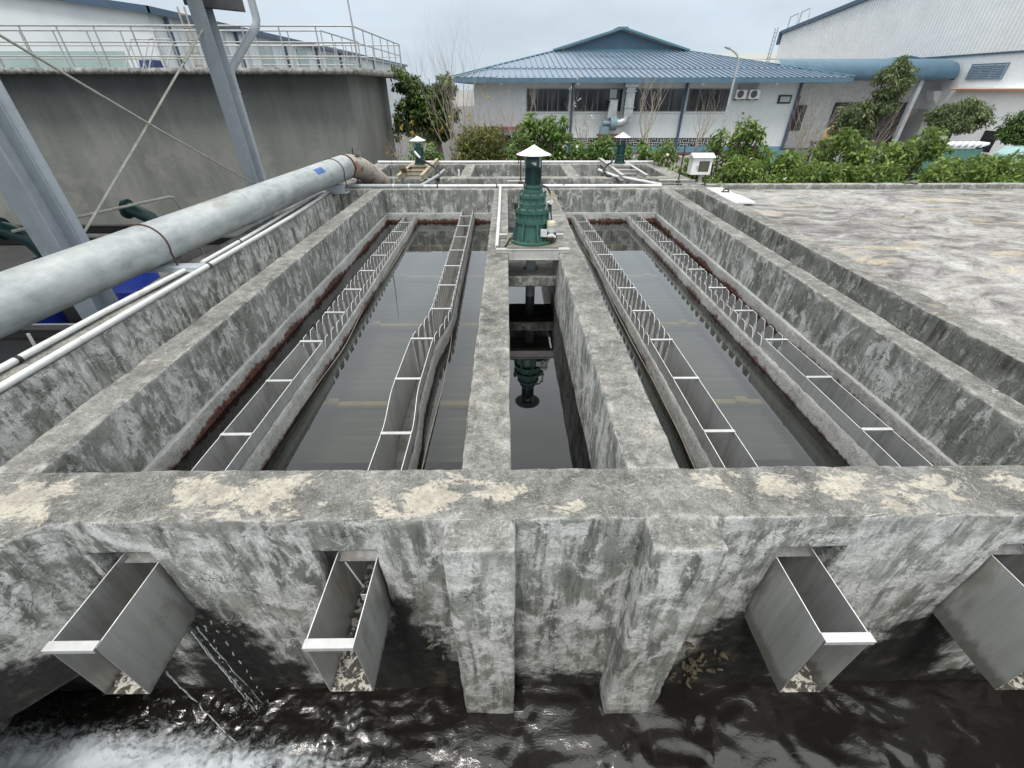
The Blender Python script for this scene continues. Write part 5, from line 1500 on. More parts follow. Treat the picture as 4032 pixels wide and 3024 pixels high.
# ================================================================== right warehouse, canopy and what stands under it
RIB = plain('pale_corrugated_cladding', (0.76, 0.765, 0.76), 0.55, 0, 0.05, 0.5)
RWALL = plain('white_rendered_wall', (0.80, 0.81, 0.81), 0.85, 0, 0.05, 0.8, 0, ((0.42, 0.43, 0.43), 0.2))
rw = empty('warehouse', (30, 40, -2), 'tall pale warehouse with ribbed cladding and white lower wall at the right', 'warehouse')
XW = 28.0
def ytop(y): return 6.15 + (55.4 - y) * 0.094
mb = MB()
mb.add([(XW, 55.4, -2), (XW, -10, -2), (XW, -10, 3.22), (XW, 55.4, 3.22)], [(0, 1, 2, 3)])
mb.add([(XW, 55.4, -2), (XW, 55.4, 6), (70, 55.4, 6), (70, 55.4, -2)], [(0, 1, 2, 3)])
mb.build('wall', RWALL, rw)
mb = MB()
mb.add([(XW - .04, 55.4, 3.25), (XW - .04, 12, 3.25), (XW - .04, 12, ytop(12)), (XW - .04, 55.4, ytop(55.4))], [(0, 1, 2, 3)])
y = 12.2
while y < 55.3:
    mb.box(XW - 0.085, XW - .04, y, y + 0.09, 3.25, ytop(y) - .02); y += 0.27
mb.build('cladding', RIB, rw)
mb = MB(); mb.box(XW - .11, XW, -10, 55.4, 3.17, 3.25); mb.build('drip_flashing', BLUE_D, rw)
mb = MB(); mb.extr([(XW - .25, 55.5, ytop(55.5) - .12), (XW - .25, 12, ytop(12) - .12), (XW - .25, 12, ytop(12) + .16), (XW - .25, 55.5, ytop(55.5) + .16)], (0.3, 0, 0)); mb.box(XW - .25, XW + .05, 55.4, 55.75, 5.2, 6.25)
mb.build('roof_edge', BLUE_D, rw)
mb = MB(); mb.box(XW - .45, XW, -10, 31.9, 1.47, 1.53); mb.build('ledge', plain('orange_edge', (0.55, 0.20, 0.06), 0.6), rw)
mb = MB(); mb.box(XW - .43, XW, -10, 31.9, 1.535, 1.585); mb.build('ledge_top', RWALL, rw)
lv = MB(); lv.box(XW - .05, XW - .01, 29.35, 31.6, 1.98, 2.74); lv = lv.build('louvre', BLUE_D, rw)
mb = MB()
for k in range(9):
    z = 2.0 + .08 * k; mb.extr([(XW - .06, 29.4, z), (XW - .06, 31.55, z), (XW - .12, 31.55, z - .03), (XW - .12, 29.4, z - .03)], (0, 0, 0.05))
for y in (29.35, 30.08, 30.82, 31.55): mb.box(XW - .13, XW - .04, y, y + .05, 1.97, 2.75)
mb.build('blades', plain('blue_grey_louvre', (0.20, 0.26, 0.33), 0.5), lv)
for yy in (24.6, 33.0):
    mb = MB(); mb.extr([(XW, yy, 1.42), (XW, yy, 0.72), (XW - .3, yy, 1.0), (XW - .5, yy, 1.42)], (0, 0.6, 0)); mb.build('corbel', RWALL, rw)
for yy in (27.6, 25.2):
    wf = MB(); wf.box(XW - .06, XW - .01, yy, yy + 1.1, -1.6, -0.35); wf = wf.build('window', M['hood'], rw)
    MB().box(XW - .065, XW - .061, yy + .08, yy + 1.02, -1.5, -0.45).build('pane', GLASS, wf)
# roof ladder on the far corner
rl = empty('roof_ladder', (XW - .5, 55.6, 3), 'thin caged ladder on the far corner of the right warehouse', 'ladder')
for dy in (0.0, 0.5):
    MB().tube([(XW - .45, 55.8 + dy, 1.5), (XW - .45, 55.8 + dy, 6.6)], 0.05, 6).build('stile', M['paint_grey'], rl)
mb = MB()
for k in range(14): mb.tube([(XW - .45, 55.8, 1.8 + .34 * k), (XW - .45, 56.3, 1.8 + .34 * k)], 0.035, 5)
mb.build('rungs', M['paint_grey'], rl)
for yy in (52.6, 54.4):
    MB().tube([(XW - .2, yy, ytop(yy)), (XW - .2, yy, ytop(yy) + 1.0), (XW - .2, yy - 1.3, ytop(yy) + 1.15), (XW - .2, yy - 1.6, ytop(yy))], 0.05, 6).build('hoop', M['rail'], rl)

# canopy with rounded end
cn = empty('canopy', (22, 34, 2), 'long blue canopy with rounded front edge and right end beside the right warehouse', 'canopy')
prof = [(-0.02, 1.98), (-0.13, 2.05), (-0.20, 2.22), (-0.20, 2.45), (-0.12, 2.68), (0.05, 2.86), (0.35, 2.99), (0.9, 3.06), (2.4, 3.10)]
xs = [16.5, 20, 24, 26.6, 27.2, 27.6, 27.85, 27.95]
dr_ = [0, 0, 0, 0, 0.04, 0.16, 0.38, 0.62]
zr_ = [0, 0, 0, 0, -0.02, -0.08, -0.18, -0.30]
vs, fs = [], []
for x, d, zd in zip(xs, dr_, zr_):
    for (dy, z) in prof:
        vs.append((x, 32.0 + dy + d, max(1.98, z + zd * (z - 1.98))))
n = len(prof)
for i in range(len(xs) - 1):
    for j in range(n - 1):
        fs.append((i * n + j, (i + 1) * n + j, (i + 1) * n + j + 1, i * n + j + 1))
mb = MB(); mb.add(vs, fs, True); mb.build('front_edge', BLUE, cn, auto=False)
mb = MB(); mb.add([(16.5, 32, 1.98), (27.9, 32, 1.98), (27.9, 38, 2.0), (16.5, 38, 2.0)], [(3, 2, 1, 0)]); mb.add([(16.5, 34.3, 3.1), (27.9, 34.3, 2.9), (27.9, 41, 3.3), (16.5, 41, 3.4)], [(0, 1, 2, 3)]); mb.build('roof_sheet', BLUE_D, cn)
mb = MB(); mb.extr([(23.5, 33.2, 2.98), (25.0, 33.0, 3.22), (27.7, 32.9, 2.85), (27.7, 32.9, 2.7), (23.5, 33.2, 2.9)], (0, 1.2, 0)); mb.build('ridge', BLUE, cn)
mb = MB(); mb.box(25.62, 25.86, 32.1, 32.34, -2, 2.0); mb.build('post', M['paint_grey'], cn)
mb = MB(); mb.box(17.9, 18.1, 32.1, 32.3, -2, 2.0); mb.build('post', M['paint_grey'], cn)
mb = MB(); mb.box(17.2, 27.9, 34.9, 35.1, -2, 1.97); bw = mb.build('back_wall', plain('pale_shed_wall', (0.80, 0.81, 0.80), 0.8), cn)
mb = MB(); mb.box(22.6, 27.85, 34.8, 34.88, -2, 0.75); mb.build('dark_interior_panel', plain('painted_dark_interior', (0.05, 0.052, 0.056), 0.7), bw)  # flat dark panel on the wall, its colour stands for the shaded interior
mb = MB(); mb.box(19.6, 20.7, 34.82, 34.88, -0.9, 0.6); mb.build('window', GLASS, bw)
mb = MB(); mb.box(27.88, 27.95, 33.2, 36.6, -2, 0.4); mb.build('side_door', plain('grey_sliding_door', (0.45, 0.45, 0.44), 0.7), cn)

fs_ = MB(); fs_.box(20, 60, 120, 160, -2, 5.9); fs_b = empty('far_shed', (40, 130, -2), 'far white-topped shed just left of the roof ladder', 'shed')
MB().box(22, 62, 120, 160, -2, 5.6).build('wall', BLUE, fs_b); MB().box(21.5, 62.5, 119.5, 160, 5.6, 7.9).build('roof', plain('white_roof', (0.72, 0.72, 0.66), 0.6), fs_b)

# street lamp
lp = empty('street_lamp', (9.6, 22, -2), 'tall thin grey street lamp with a curved arm before the white wall', 'street lamp')
MB().tube([(9.60, 22, -2), (9.60, 22, 0.3), (9.60, 22, 2.35), (9.57, 22, 2.55), (9.48, 22, 2.70), (9.30, 22, 2.82), (9.10, 22, 2.90)], [0.06, 0.055, 0.042, 0.04, 0.036, 0.032, 0.03], 10).build('pole', plain('lamp_grey', (0.42, 0.45, 0.46), 0.45, .3), lp)
MB().tube([(9.16, 22, 2.885), (9.08, 22, 2.915), (8.94, 22, 2.955), (8.88, 22, 2.965)], [0.03, 0.055, 0.05, 0.02], 10).build('lamp_head', M['paint_grey'], lp)

# ================================================================== vegetation
def leaf_mesh(name, clumps, size, mat, parent=None, aspect=0.45, droop=0.25, shell=0.55, seed=0):
    """many small leaves through a set of ellipsoid clumps (x,y,z,rx,ry,rz,n)"""
    rg = np.random.default_rng(seed)
    Pp, Dd = [], []
    for (x, y, z, rx, ry, rz, n) in clumps:
        d = rg.normal(size=(n, 3)); d /= np.linalg.norm(d, axis=1)[:, None]
        rad = rg.random(n) ** (1 / 3.0)
        rad = np.where(rg.random(n) < shell, 0.72 + 0.36 * rg.random(n), rad)
        # lumpy outline
        lump = 1 + 0.22 * np.sin(d[:, 0] * 5 + x * 3) * np.sin(d[:, 2] * 6 + z * 5 + y) + 0.12 * np.sin(d[:, 1] * 11 + d[:, 2] * 9 + x)
        p = d * (rad * lump)[:, None] * np.array([rx, ry, rz]) + np.array([x, y, z])
        Pp.append(p); Dd.append(d)
    Pp = np.concatenate(Pp); Dd = np.concatenate(Dd)
    n = len(Pp)
    rv = rg.normal(size=(n, 3))
    direc = Dd * 0.7 + rv * 0.55 + np.array([0, 0, -droop]) ; direc /= np.linalg.norm(direc, axis=1)[:, None]
    nrm = Dd * 0.5 + np.array([0, 0, 0.8]) + rg.normal(size=(n, 3)) * 0.45
    side = np.cross(direc, nrm); side /= (np.linalg.norm(side, axis=1)[:, None] + 1e-9)
    nn = np.cross(side, direc)
    L = size * (0.65 + 0.7 * rg.random(n))[:, None]
    W = L * aspect * 0.5
    v = np.empty((n, 4, 3))
    v[:, 0] = Pp - direc * L * 0.5
    v[:, 1] = Pp + side * W + nn * L * 0.05
    v[:, 2] = Pp + direc * L * 0.5 - nn * L * 0.10
    v[:, 3] = Pp - side * W + nn * L * 0.05
    me = bpy.data.meshes.new(name)
    me.vertices.add(n * 4); me.vertices.foreach_set('co', v.ravel())
    me.loops.add(n * 4); me.loops.foreach_set('vertex_index', np.arange(n * 4, dtype=np.int32))
    me.polygons.add(n); me.polygons.foreach_set('loop_start', np.arange(0, n * 4, 4, dtype=np.int32))
    me.update(calc_edges=True)
    return link(name, me, mat, parent)

def crown(env, n, rmin, rmax, dens, seed):
    """small leaf clumps scattered through a few large ellipsoids (x,y,z,rx,ry,rz)"""
    r_ = random.Random(seed); out = []
    vol = [e[3] * e[4] * e[5] for e in env]
    for k in range(n):
        e = r_.choices(env, vol)[0]
        d = Vector((r_.gauss(0, 1), r_.gauss(0, 1), r_.gauss(0, 1))).normalized() * (r_.uniform(.35, 1.0) ** .6)
        rr = r_.uniform(rmin, rmax)
        out.append((e[0] + d.x * e[3], e[1] + d.y * e[4], e[2] + d.z * e[5], rr, rr, rr * r_.uniform(.55, .85), int(dens * (rr / rmax) ** 2) + 6))
    return out

BARK = plain('grey_bark', (0.17, 0.145, 0.12), 0.9, 0, 0.3, 9.0, 0.3)
TWIG = plain('pale_twig', (0.32, 0.28, 0.235), 0.85, 0, 0.25, 8.0)
STEM = plain('brown_stem', (0.12, 0.09, 0.06), 0.9, 0, 0.3, 9.0)
L_HEDGE = leaf_mat('hedge_leaf', (0.030, 0.064, 0.014), (0.105, 0.182, 0.034), (0.27, 0.355, 0.085), 1.1, 0.35)
L_SHRUB = leaf_mat('shrub_leaf', (0.030, 0.075, 0.016), (0.10, 0.195, 0.036), (0.26, 0.37, 0.09), 1.3, 0.35)
L_BUSH = leaf_mat('bush_leaf', (0.035, 0.055, 0.010), (0.105, 0.125, 0.024), (0.23, 0.235, 0.050), 0.9, 0.3)
L_DARK = leaf_mat('dark_tree_leaf', (0.008, 0.020, 0.009), (0.030, 0.068, 0.022), (0.15, 0.225, 0.045), 0.5, 0.25)
L_TALL = leaf_mat('grey_green_leaf', (0.038, 0.062, 0.026), (0.105, 0.145, 0.058), (0.22, 0.265, 0.12), 0.6, 0.25)
L_YEL = leaf_mat('yellow_leaf', (0.30, 0.19, 0.03), (0.45, 0.32, 0.05), (0.6, 0.45, 0.12), 1.0, 0.3)
L_WHITE = leaf_mat('pale_blossom', (0.45, 0.42, 0.34), (0.6, 0.57, 0.48), (0.75, 0.72, 0.64), 1.0, 0.2)

def branchy(mb, p, d, L, r, lev, rg, spread, curl=0.12, tips=None, upb=0.10):
    pts = [Vector(p)]; rads = [r]
    n = 5
    dd = Vector(d).normalized()
    for k in range(n):
        dd = (dd + Vector((rg.gauss(0, curl), rg.gauss(0, curl), rg.gauss(0, curl * .6) + upb))).normalized()
        pts.append(pts[-1] + dd * L / n); rads.append(r * (1 - 0.5 * (k + 1) / n))
    mb.tube(pts, rads, 6 if r > 0.015 else 4, caps=False)
    if lev == 0:
        if tips is not None: tips.append(pts[-1])
        return
    for k in range(rg.choice((2, 3, 3))):
        i = rg.choice((2, 3, 4, 5, 5))
        a = rg.uniform(0, 6.283)
        nd = (dd + Vector((math.cos(a), math.sin(a), rg.uniform(-.1, .5))) * spread).normalized()
        branchy(mb, pts[i], nd, L * rg.uniform(0.55, 0.85), rads[i] * 0.72, lev - 1, rg, spread, curl, tips, upb)

def bare(x, y, h, sp, lab, seed, lev=3, stems=1, r=0.03, trunk=0.35, leaves=None, gname='bare pruned trees before the white building', L0=None):
    rg = random.Random(seed)
    t = empty('bare_tree', (x, y, -2), lab, 'bare tree', gname)
    tr = MB(); br = MB(); tips = []
    th = h * trunk
    for s in range(stems):
        a = rg.uniform(0, 6.28)
        bx = x + (0.12 * math.cos(a) if stems > 1 else 0); by_ = y + (0.12 * math.sin(a) if stems > 1 else 0)
        top = Vector((bx + rg.uniform(-.12, .12), by_, -2 + th))
        tr.tube([(bx, by_, -2.02), ((bx + top.x) / 2 + rg.uniform(-.05, .05), by_, -2 + th * .5), top], [r * 1.25, r, r * .9], 8)
        for k in range(4 if stems == 1 else 3):
            a = rg.uniform(0, 6.28)
            branchy(br, top - Vector((0, 0, rg.uniform(0, th * .25))), Vector((math.cos(a) * sp, math.sin(a) * sp, 1)), (h - th) * rg.uniform(0.42, 0.62), r * 0.62, lev - 1, rg, sp, 0.12, tips)
    tr.build('trunk', BARK, t)
    br.build('branches', TWIG, t, auto=False)
    if leaves:
        mt, frac, sz, nl = leaves
        cl = [(p.x, p.y, p.z, .09, .09, .09, nl) for p in tips if rg.random() < frac]
        if cl: leaf_mesh('leaves', cl, sz, mt, t, 0.5, 0.4, 0.3, seed)
    return t

bare(-2.05, 20, 4.8, 0.28, 'tall thin bare shrub whose shoots rise above the blue roof corner', 21, 4, 4, 0.028, 0.26)
bare(-1.2, 18.5, 3.4, 0.55, 'bare shrub with a few yellow leaves behind the round olive bush', 22, 4, 4, 0.030, 0.30, (L_YEL, 0.04, 0.10, 6))
bare(-3.2, 17, 2.2, 0.6, 'low bare shrub leaning across the big tree trunk', 23, 4, 4, 0.024, 0.25, (L_YEL, 0.03, 0.10, 6))
bare(-4.6, 19.6, 2.6, 0.5, 'low bare shrub at the right corner of the square tank', 24, 3, 3, 0.018, 0.2)
bare(0.30, 20, 3.6, 0.38, 'slim bare tree left of the first dark window', 25, 4, 1, 0.055, 0.36)
bare(3.45, 22, 3.2, 0.5, 'small bare tree with faded blossom below the second dark window', 26, 4, 1, 0.04, 0.40, (L_WHITE, 0.10, 0.09, 5))
bare(6.30, 22, 3.9, 0.42, 'bare forked tree on a thin trunk before the third dark window', 27, 4, 1, 0.06, 0.36)
bare(9.1, 23, 3.1, 0.5, 'small bare tree below the fourth dark window', 28, 4, 1, 0.045, 0.38)
bare(11.0, 23, 3.0, 0.55, 'faint bare shrub left of the tall leafy shrub by the cabinet', 29, 3, 2, 0.03, 0.35)
bare(12.3, 20, 3.9, 0.45, 'bare many-branched tree at the right corner of the white building', 30, 3, 4, 0.03, 0.28)
bare(14.9, 20, 3.8, 0.42, 'pale bare bushy tree beside the tall leafy tree under the canopy', 31, 3, 5, 0.026, 0.30)

def shrub(name, cl, size, mat, lab, cat, seed, group=None, stems=5, aspect=0.45, flowers=0, droop=.25, shell=.55):
    xs = [c[0] for c in cl]; cx = sum(xs) / len(xs); cy = sum(c[1] for c in cl) / len(cl)
    t = empty(name, (cx, cy, -2), lab, cat, group)
    rg = random.Random(seed); mb = MB()
    for c in cl:
        b0 = Vector((cx + (c[0] - cx) * 0.35, cy + (c[1] - cy) * .3, -2.02))
        tp = Vector((c[0], c[1], c[2] + c[5] * 0.5))
        md = (b0 + tp) / 2 + Vector((rg.uniform(-.1, .1), rg.uniform(-.1, .1), 0))
        mb.tube([b0, md, tp], [0.03, 0.022, 0.008], 6, caps=False)
        for k in range(4):
            e = Vector((c[0] + rg.uniform(-1, 1) * c[3] * .8, c[1] + rg.uniform(-1, 1) * c[4] * .8, c[2] + rg.uniform(-.4, .9) * c[5]))
            mb.tube([md.lerp(tp, rg.uniform(0.2, .8)), e], [0.010, 0.004], 4, caps=False)
    mb.build('stems', STEM, t, auto=False)
    leaf_mesh('foliage', cl, size, mat, t, aspect, droop, shell, seed)
    if flowers:
        fc = [(c[0], c[1] - c[4] * .6, c[2] + c[5] * .2, c[3] * .9, c[4] * .4, c[5] * .8, max(1, flowers // len(cl))) for c in cl]
        leaf_mesh('blossom', fc, 0.075, L_WHITE, t, 0.9, 0, 0.9, seed + 50)
    return t

# leafy shrub with upright shoots behind the main drive
rg = random.Random(5)
def upright(x0, x1, y, zb, zt, n, seed, dens=110):
    r_ = random.Random(seed); cl = []
    for k in range(n):
        x = lerp(x0, x1, (k + .5) / n) + r_.uniform(-.08, .08)
        top = zt - abs((k + .5) / n - r_.uniform(.3, .7)) * 0.5 * (zt - zb)
        z = zb
        while z < top:
            rr = r_.uniform(.13, .23) * (1.35 if z < zb + .4 * (top - zb) else 1.0)
            cl.append((x + r_.uniform(-.12, .12), y + r_.uniform(-.25, .25), z, rr, rr, rr * 1.1, int(dens * rr / .18)))
            z += r_.uniform(.2, .34)
    return cl
shrub('leafy_shrub', upright(0.30, 1.76, 12.95, -0.75, 1.05, 8, 1, 105), 0.135, L_SHRUB, 'bright green shrub with upright shoots just behind the large green drive', 'shrub', 41, 'leafy shrubs behind the tanks', flowers=16)
shrub('round_bush', [(-0.75, 14.3, 0.1, 0.80, 0.7, 0.58, 2300), (-1.25, 14.1, -0.25, 0.45, 0.5, 0.5, 900), (-0.15, 14.1, -0.2, 0.42, 0.5, 0.45, 900), (-0.45, 14.0, 0.38, 0.40, .4, .34, 700), (-1.05, 14.0, 0.32, 0.36, .4, .3, 600), (-.7, 13.9, -.6, .9, .5, .6, 1400), (0.15, 13.9, -.55, .25, .4, .5, 500), (-1.5, 13.9, -.5, .25, .4, .4, 400)],
      0.105, L_BUSH, 'dense round olive green bush behind the left of the mixing tank', 'bush', 42, None, aspect=.34, shell=.7)
shrub('leafy_shrub', upright(-3.0, -1.9, 13.6, -0.9, 0.40, 6, 3, 90), 0.10, L_SHRUB, 'low green shrub behind the left small drive by the square tank', 'shrub', 43, 'leafy shrubs behind the tanks')
shrub('leafy_shrub', upright(1.95, 3.05, 13.1, -0.8, 0.50, 6, 4, 110), 0.125, L_SHRUB, 'bright green shrub just left of the right small drive', 'shrub', 44, 'leafy shrubs behind the tanks', flowers=16)
shrub('leafy_shrub', upright(3.0, 4.3, 13.4, -0.9, 0.34, 7, 5, 100), 0.115, L_SHRUB, 'green shrub with pale blossom between right small drive and cabinet', 'shrub', 45, 'leafy shrubs behind the tanks', flowers=36)
def mound(x0, x1, y, zb, zt, seed, dens=260, w=.45):
    dens = int(dens * 1.35)
    r_ = random.Random(seed); cl = []
    n = max(2, int((x1 - x0) / .34))
    for k in range(n):
        x = lerp(x0, x1, (k + .5) / n) + r_.uniform(-.1, .1)
        top = zt - r_.uniform(0, .35) * (zt - zb)
        z = zb + .1
        while z < top:
            rr = r_.uniform(.22, .34)
            cl.append((x + r_.uniform(-.15, .15), y + r_.uniform(-w, w), z, rr, rr, rr * .9, int(dens * rr / .28)))
            z += r_.uniform(.26, .42)
    return cl
HG = 'hedge shrubs along the roof slab'
shrub('hedge_shrub', mound(3.9, 4.95, 11.4, -1.0, 0.62, 11, 230), 0.115, L_HEDGE, 'leafy hedge shrub directly behind and left of the control cabinet', 'hedge shrub', 51, HG, flowers=14)
shrub('hedge_shrub', mound(4.75, 5.95, 11.0, -1.1, 0.35, 12, 240) + upright(4.85, 5.95, 11.3, .2, 1.02, 4, 13, 90), 0.125, L_HEDGE, 'tallest hedge shrub with gaps in its crown, right of the control cabinet', 'hedge shrub', 52, HG)
shrub('hedge_shrub', mound(5.95, 7.5, 11.2, -1.2, 0.78, 14, 230), 0.12, L_HEDGE, 'tall hedge shrub standing before the corner of the white building', 'hedge shrub', 53, HG)
shrub('hedge_shrub', mound(7.6, 8.8, 11.4, -1.2, 0.90, 15, 220), 0.12, L_HEDGE, 'tall hedge shrub before the dark opening under the canopy', 'hedge shrub', 54, HG)
shrub('hedge_shrub', mound(8.7, 10.35, 11.6, -1.2, 0.66, 16, 230), 0.115, L_HEDGE, 'darker hedge shrub below the blue motorbike', 'hedge shrub', 55, HG)
shrub('hedge_shrub', mound(10.3, 11.8, 11.3, -1.2, 0.80, 17, 230), 0.12, L_HEDGE, 'tall hedge shrub in front of the green fence with white fins', 'hedge shrub', 56, HG)
shrub('hedge_shrub', mound(11.7, 14.2, 11.4, -1.2, 0.62, 18, 190), 0.12, L_HEDGE, 'hedge shrub at the right edge of the picture below the parked van', 'hedge shrub', 57, HG)
shrub('hedge_shrub', mound(4.1, 6.2, 9.95, -1.0, 0.34, 19, 300, .3), 0.105, L_HEDGE, 'low hedge shrub at the slab kerb right below the control cabinet', 'hedge shrub', 58, HG, flowers=8)
shrub('hedge_shrub', mound(6.1, 8.0, 9.9, -1.0, 0.44, 20, 300, .3), 0.105, L_HEDGE, 'low hedge shrub at the slab kerb left of the broken concrete lumps', 'hedge shrub', 59, HG, flowers=8)
shrub('hedge_shrub', mound(7.9, 9.8, 9.9, -1.0, 0.42, 21, 300, .3), 0.105, L_HEDGE, 'low hedge shrub at the slab kerb right of the broken concrete lumps', 'hedge shrub', 60, HG, flowers=6)
shrub('hedge_shrub', mound(9.7, 12.4, 9.9, -1.0, 0.38, 22, 280, .3), 0.105, L_HEDGE, 'low hedge shrub at the slab kerb in the right picture corner', 'hedge shrub', 61, HG)

# big dark tree beyond the square tank
t = empty('shade_tree', (-3.1, 22, -2), 'large dark green shade tree between square tank and blue-roofed building', 'tree')
mb = MB()
for k, (dx, dy) in enumerate(((0, 0), (.12, .06), (-.10, .05), (.05, -.09), (-.04, -.08))):
    mb.tube([(-3.05 + dx, 22 + dy, -2.05), (-3.05 + dx * .8, 22 + dy, -1.3), (-3.15 + dx, 22, -.5)], [.16, .11, .09], 8)
mb.build('trunk', BARK, t)
mb = MB(); rg = random.Random(8)
for e in ((-4.5, 22, 0.6), (-3.9, 21.7, 1.6), (-2.7, 22, 1.7), (-2.3, 22.2, .5), (-3.3, 22.4, 1.9), (-4.2, 21.6, .1), (-2.6, 21.6, 0.9)):
    mb.tube([(-3.15, 22, -.7), (lerp(-3.15, e[0], .45) + rg.uniform(-.1, .1), 22, lerp(-.6, e[2], .5)), e], [.085, .05, .015], 7)
mb.build('limbs', BARK, t, auto=False)
cl = crown([(-3.35, 22, .75, .95, .9, .85), (-4.3, 22, .5, .55, .8, .7), (-2.6, 22, .75, .55, .7, .6), (-3.9, 22, 1.5, .6, .6, .45), (-2.6, 22, 1.5, .42, .5, .4), (-4.5, 21.8, 1.75, .35, .4, .35), (-3.3, 22, 0.0, .85, .7, .4)], 270, .14, .30, 125, 31)
leaf_mesh('crown', cl, 0.15, L_DARK, t, .42, .5, .5, 9)
cl = [(x, 21.4 + rg.uniform(-.2, .1), z, .16, .16, .2, 26) for (x, z) in ((-3.3, .9), (-3.0, 1.1), (-2.7, .6), (-3.6, 1.2), (-4.3, 1.0), (-4.6, .5), (-2.6, .3), (-3.1, .5), (-4.1, 2.0), (-4.5, 2.1), (-2.4, 1.9), (-3.5, .75), (-2.9, .35), (-3.9, .6), (-4.7, -.1))]
cl = [(a, b, c_, d_ * 1.25, e, f * 1.3, 60) for a, b, c_, d_, e, f, n in cl]
leaf_mesh('young_leaves', cl, 0.17, L_HEDGE, t, .45, .6, .4, 10)
leaf_mesh('yellow_leaves', [(-2.5, 21.3, .35, .12, .12, .12, 8), (-2.8, 21.3, .1, .12, .12, .12, 8), (-3.2, 21.3, .15, .1, .1, .1, 6), (-2.3, 21.5, 1.85, .12, .1, .1, 7)], .15, L_YEL, t, .5, .5, .4, 12)

# tall tree and clipped trees at the right
t = empty('tall_tree', (14.3, 20, -2), 'tall grey-green leafy tree before the blue canopy', 'tree')
mb = MB(); mb.tube([(14.25, 20, -2.05), (14.2, 20, -1.0), (14.35, 20, 0.2), (14.7, 20, 1.4), (14.95, 20, 2.3)], [.11, .085, .07, .045, .015], 8)
for e in ((13.5, 20, .7), (14.0, 20.2, 1.0), (15.2, 20, 1.3), (13.8, 19.8, .2)): mb.tube([(14.3, 20, -.2), ((14.3 + e[0]) / 2, 20, .3), e], [.05, .03, .01], 6)
mb.build('trunk', BARK, t, auto=False)
cl = crown([(14.95, 20, 1.75, .62, .6, .80), (14.75, 20, 1.0, .66, .6, .55), (13.95, 20, .65, .62, .6, .52), (13.6, 20, .15, .45, .5, .42), (14.35, 20, .2, .6, .5, .45), (15.1, 20, 2.35, .28, .3, .3)], 190, .10, .25, 85, 32)
leaf_mesh('crown', cl, 0.14, L_TALL, t, .36, .6, .5, 13)
for q, (x, z, y, sx, lab) in enumerate(((16.35, 0.72, 18, 1.0, 'clipped rounded tree before the white right warehouse wall'), (17.2, 0.55, 16, .85, 'clipped rounded tree cut off by the right edge of the picture'))):
    t = empty('clipped_tree', (x, y, -2), lab, 'clipped tree', 'clipped trees by the right warehouse')
    mb = MB(); mb.tube([(x, y, -2.05), (x + .03, y, -.8), (x, y, z)], [.08, .06, .03], 8)
    for k in range(5): mb.tube([(x, y, z - .5), (x + math.cos(k * 1.3) * .6, y + math.sin(k * 1.3) * .5, z + .2)], [.03, .01], 6)
    mb.build('trunk', BARK, t, auto=False)
    cl = crown([(x, y, z, sx, .8, .46), (x - .3, y - .1, z - .22, .7, .7, .3), (x + .35, y, z + .15, .6, .6, .35)], 150, .13, .24, 85, 33 + q)
    leaf_mesh('crown', cl, 0.12, L_TALL if q == 0 else L_DARK, t, .36, .5, .6, 70 + q)

# ================================================================== small things at the right edge
fn = empty('finned_fence', (14.5, 15, -2), 'green fence panel topped by a row of slanted white fins', 'fence')
MB().box(13.0, 14.9, 15.0, 15.08, -2, 0.02).build('panel', plain('green_sheet', (0.09, 0.20, 0.17), 0.6), fn)
mb = MB()
for k in range(9):
    x = 13.05 + .21 * k; mb.extr([(x, 14.95, 0.06), (x + .24, 14.95, .14), (x + .24, 14.95, .20), (x + .02, 14.95, .12)], (0, .4, 0))
mb.build('fins', plain('white_fin', (0.74, .75, .75), .5), fn)
vn = empty('parked_van', (15.2, 14.2, -2), 'pale teal van with dark windows at the right edge of the picture', 'van')
TE = plain('teal_van_paint', (0.30, 0.46, 0.46), 0.3)
b = MB(); b.extr([(15.170, 13.4, -1.550), (15.170, 13.4, -0.740), (15.370, 13.4, -0.100), (15.620, 13.4, 0.100), (18.820, 13.4, 0.130), (18.920, 13.4, -1.550)], (0, 1.7, 0)); b.build('body', TE, vn, 0.05)
b = MB(); b.extr([(15.220, 13.37, -0.670), (15.410, 13.37, -0.140), (16.070, 13.37, -0.100), (16.070, 13.37, -0.670)], (0, .04, 0)); b.extr([(16.170, 13.37, -0.670), (16.170, 13.37, -0.100), (17.220, 13.37, -0.090), (17.220, 13.37, -0.670)], (0, .04, 0)); b.build('window', GLASS, vn)
b = MB(); b.add([(15.185, 13.5, -0.670), (15.185, 15.0, -0.670), (15.375, 15.0, -0.120), (15.375, 13.5, -0.120)], [(3, 2, 1, 0)]); b.build('windscreen', GLASS, vn)
for x in (15.92, 18.02):
    wl = MB().tube([(x, 13.36, -1.65), (x, 13.58, -1.65)], .34, 22).build('wheel', M['black'], vn)
    MB().tube([(x, 13.345, -1.65), (x, 13.36, -1.65)], .2, 18).build('rim', M['rail'], wl)
bk = empty('motorbike', (15.9, 20, -2), 'blue and white motorbike parked beside the canopy post', 'motorbike')
b = MB(); b.extr([(15.35, 20, -1.35), (15.5, 20, -1.0), (15.75, 20, -.85), (16.0, 20, -.95), (16.6, 20, -.95), (16.75, 20, -1.1), (16.2, 20, -1.35), (15.9, 20, -1.5)], (0, .25, 0)); b.build('body', plain('blue_enamel', (0.02, .06, .30), .3), bk, .03)
b = MB(); b.extr([(15.62, 19.98, -.86), (15.55, 19.98, -.62), (15.68, 19.98, -.45), (15.78, 19.98, -.85)], (0, .29, 0)); b.build('front_fairing', M['hood'], bk, .02)
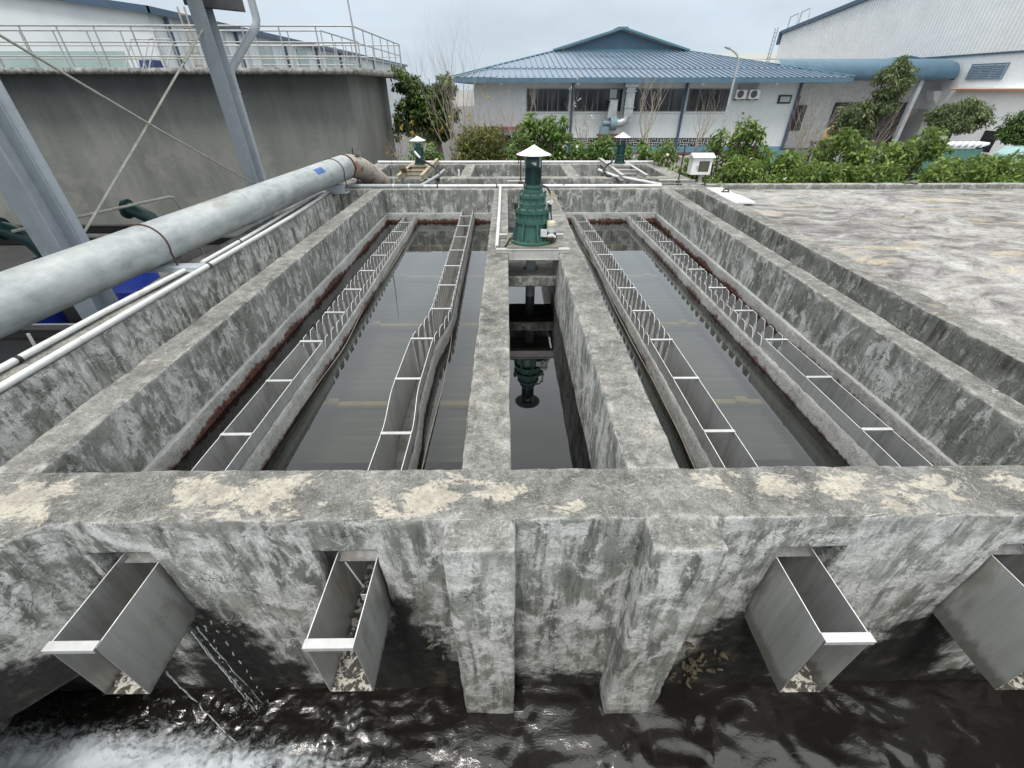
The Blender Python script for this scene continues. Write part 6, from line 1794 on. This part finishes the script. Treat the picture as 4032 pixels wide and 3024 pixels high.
b = MB(); b.tube([(15.62, 19.7, -.45), (15.66, 20.1, -.5), (15.62, 20.5, -.45)], .025, 8); b.build('handlebar', M['black'], bk)
for x in (15.3, 16.65):
    wl = MB().tube([(x, 20.08, -1.72), (x, 20.18, -1.72)], .28, 20).build('wheel', M['black'], bk)
    MB().tube([(x, 20.07, -1.72), (x, 20.19, -1.72)], .16, 16).build('rim', M['rail'], wl)
cs = empty('covered_machine', (14.6, 22, -2), 'small machine under an brown cloth on a dark wooden stand', 'covered machine')
b = MB(); b.lathe((14.62, 22, 0), [(.42, -.42), (.44, -.24), (.38, -.06), (.31, .06), (.22, .13), (.14, .16), (.12, .21), (0, .22)], 14); b.build('cloth', plain('brown_cloth', (0.34, 0.24, 0.12), .9, 0, .25, 5.0, .4), cs)
b = MB(); b.box(14.0, 15.25, 21.6, 22.4, -.52, -.42); b.box(14.0, 15.25, 21.6, 22.4, -.72, -.66)
for x in (14.08, 15.1):
    for y in (21.65, 22.3): b.box(x, x + .09, y, y + .09, -2, -.5)
b.build('stand', plain('dark_wood', (0.07, 0.05, 0.035), .8), cs)
for q, (x, lab) in enumerate(((13.75, 'white block on the low ledge left of the covered machine'), (14.25, 'white block on the low ledge under the covered machine'))):
    b = MB(); b.extr([(x, 20.6, -1.2), (x + .22, 20.6, -1.2), (x + .28, 20.6, -.8), (x + .06, 20.6, -.8)], (0, .25, 0)); tag(b.build('white_block', M['hood']), lab, 'block')
b = MB(); b.box(12.9, 16.2, 20.4, 21.0, -2.0, -1.2)
tag(b.build('low_ledge', plain('grey_low_wall', (.38, .39, .38), .85)), 'low grey ledge wall behind the hedge below the tall tree', 'low wall')
b = MB(); b.box(12.8, 14.9, 24.0, 24.06, -2, -1.0)
tag(b.build('green_fence', plain('green_netting', (0.12, 0.26, 0.25), .8)), 'green netting fence at the foot of the bare tree by the building corner', 'fence')
b = MB(); b.tube([(17.75, 31.2, -2), (17.80, 31.2, 1.2)], .13, 10)
tag(b.build('red_post', plain('red_oxide_steel', (0.24, 0.035, .04), .6)), 'dark red upright steel post right of the white building corner', 'post')
bpy.context.view_layer.update()
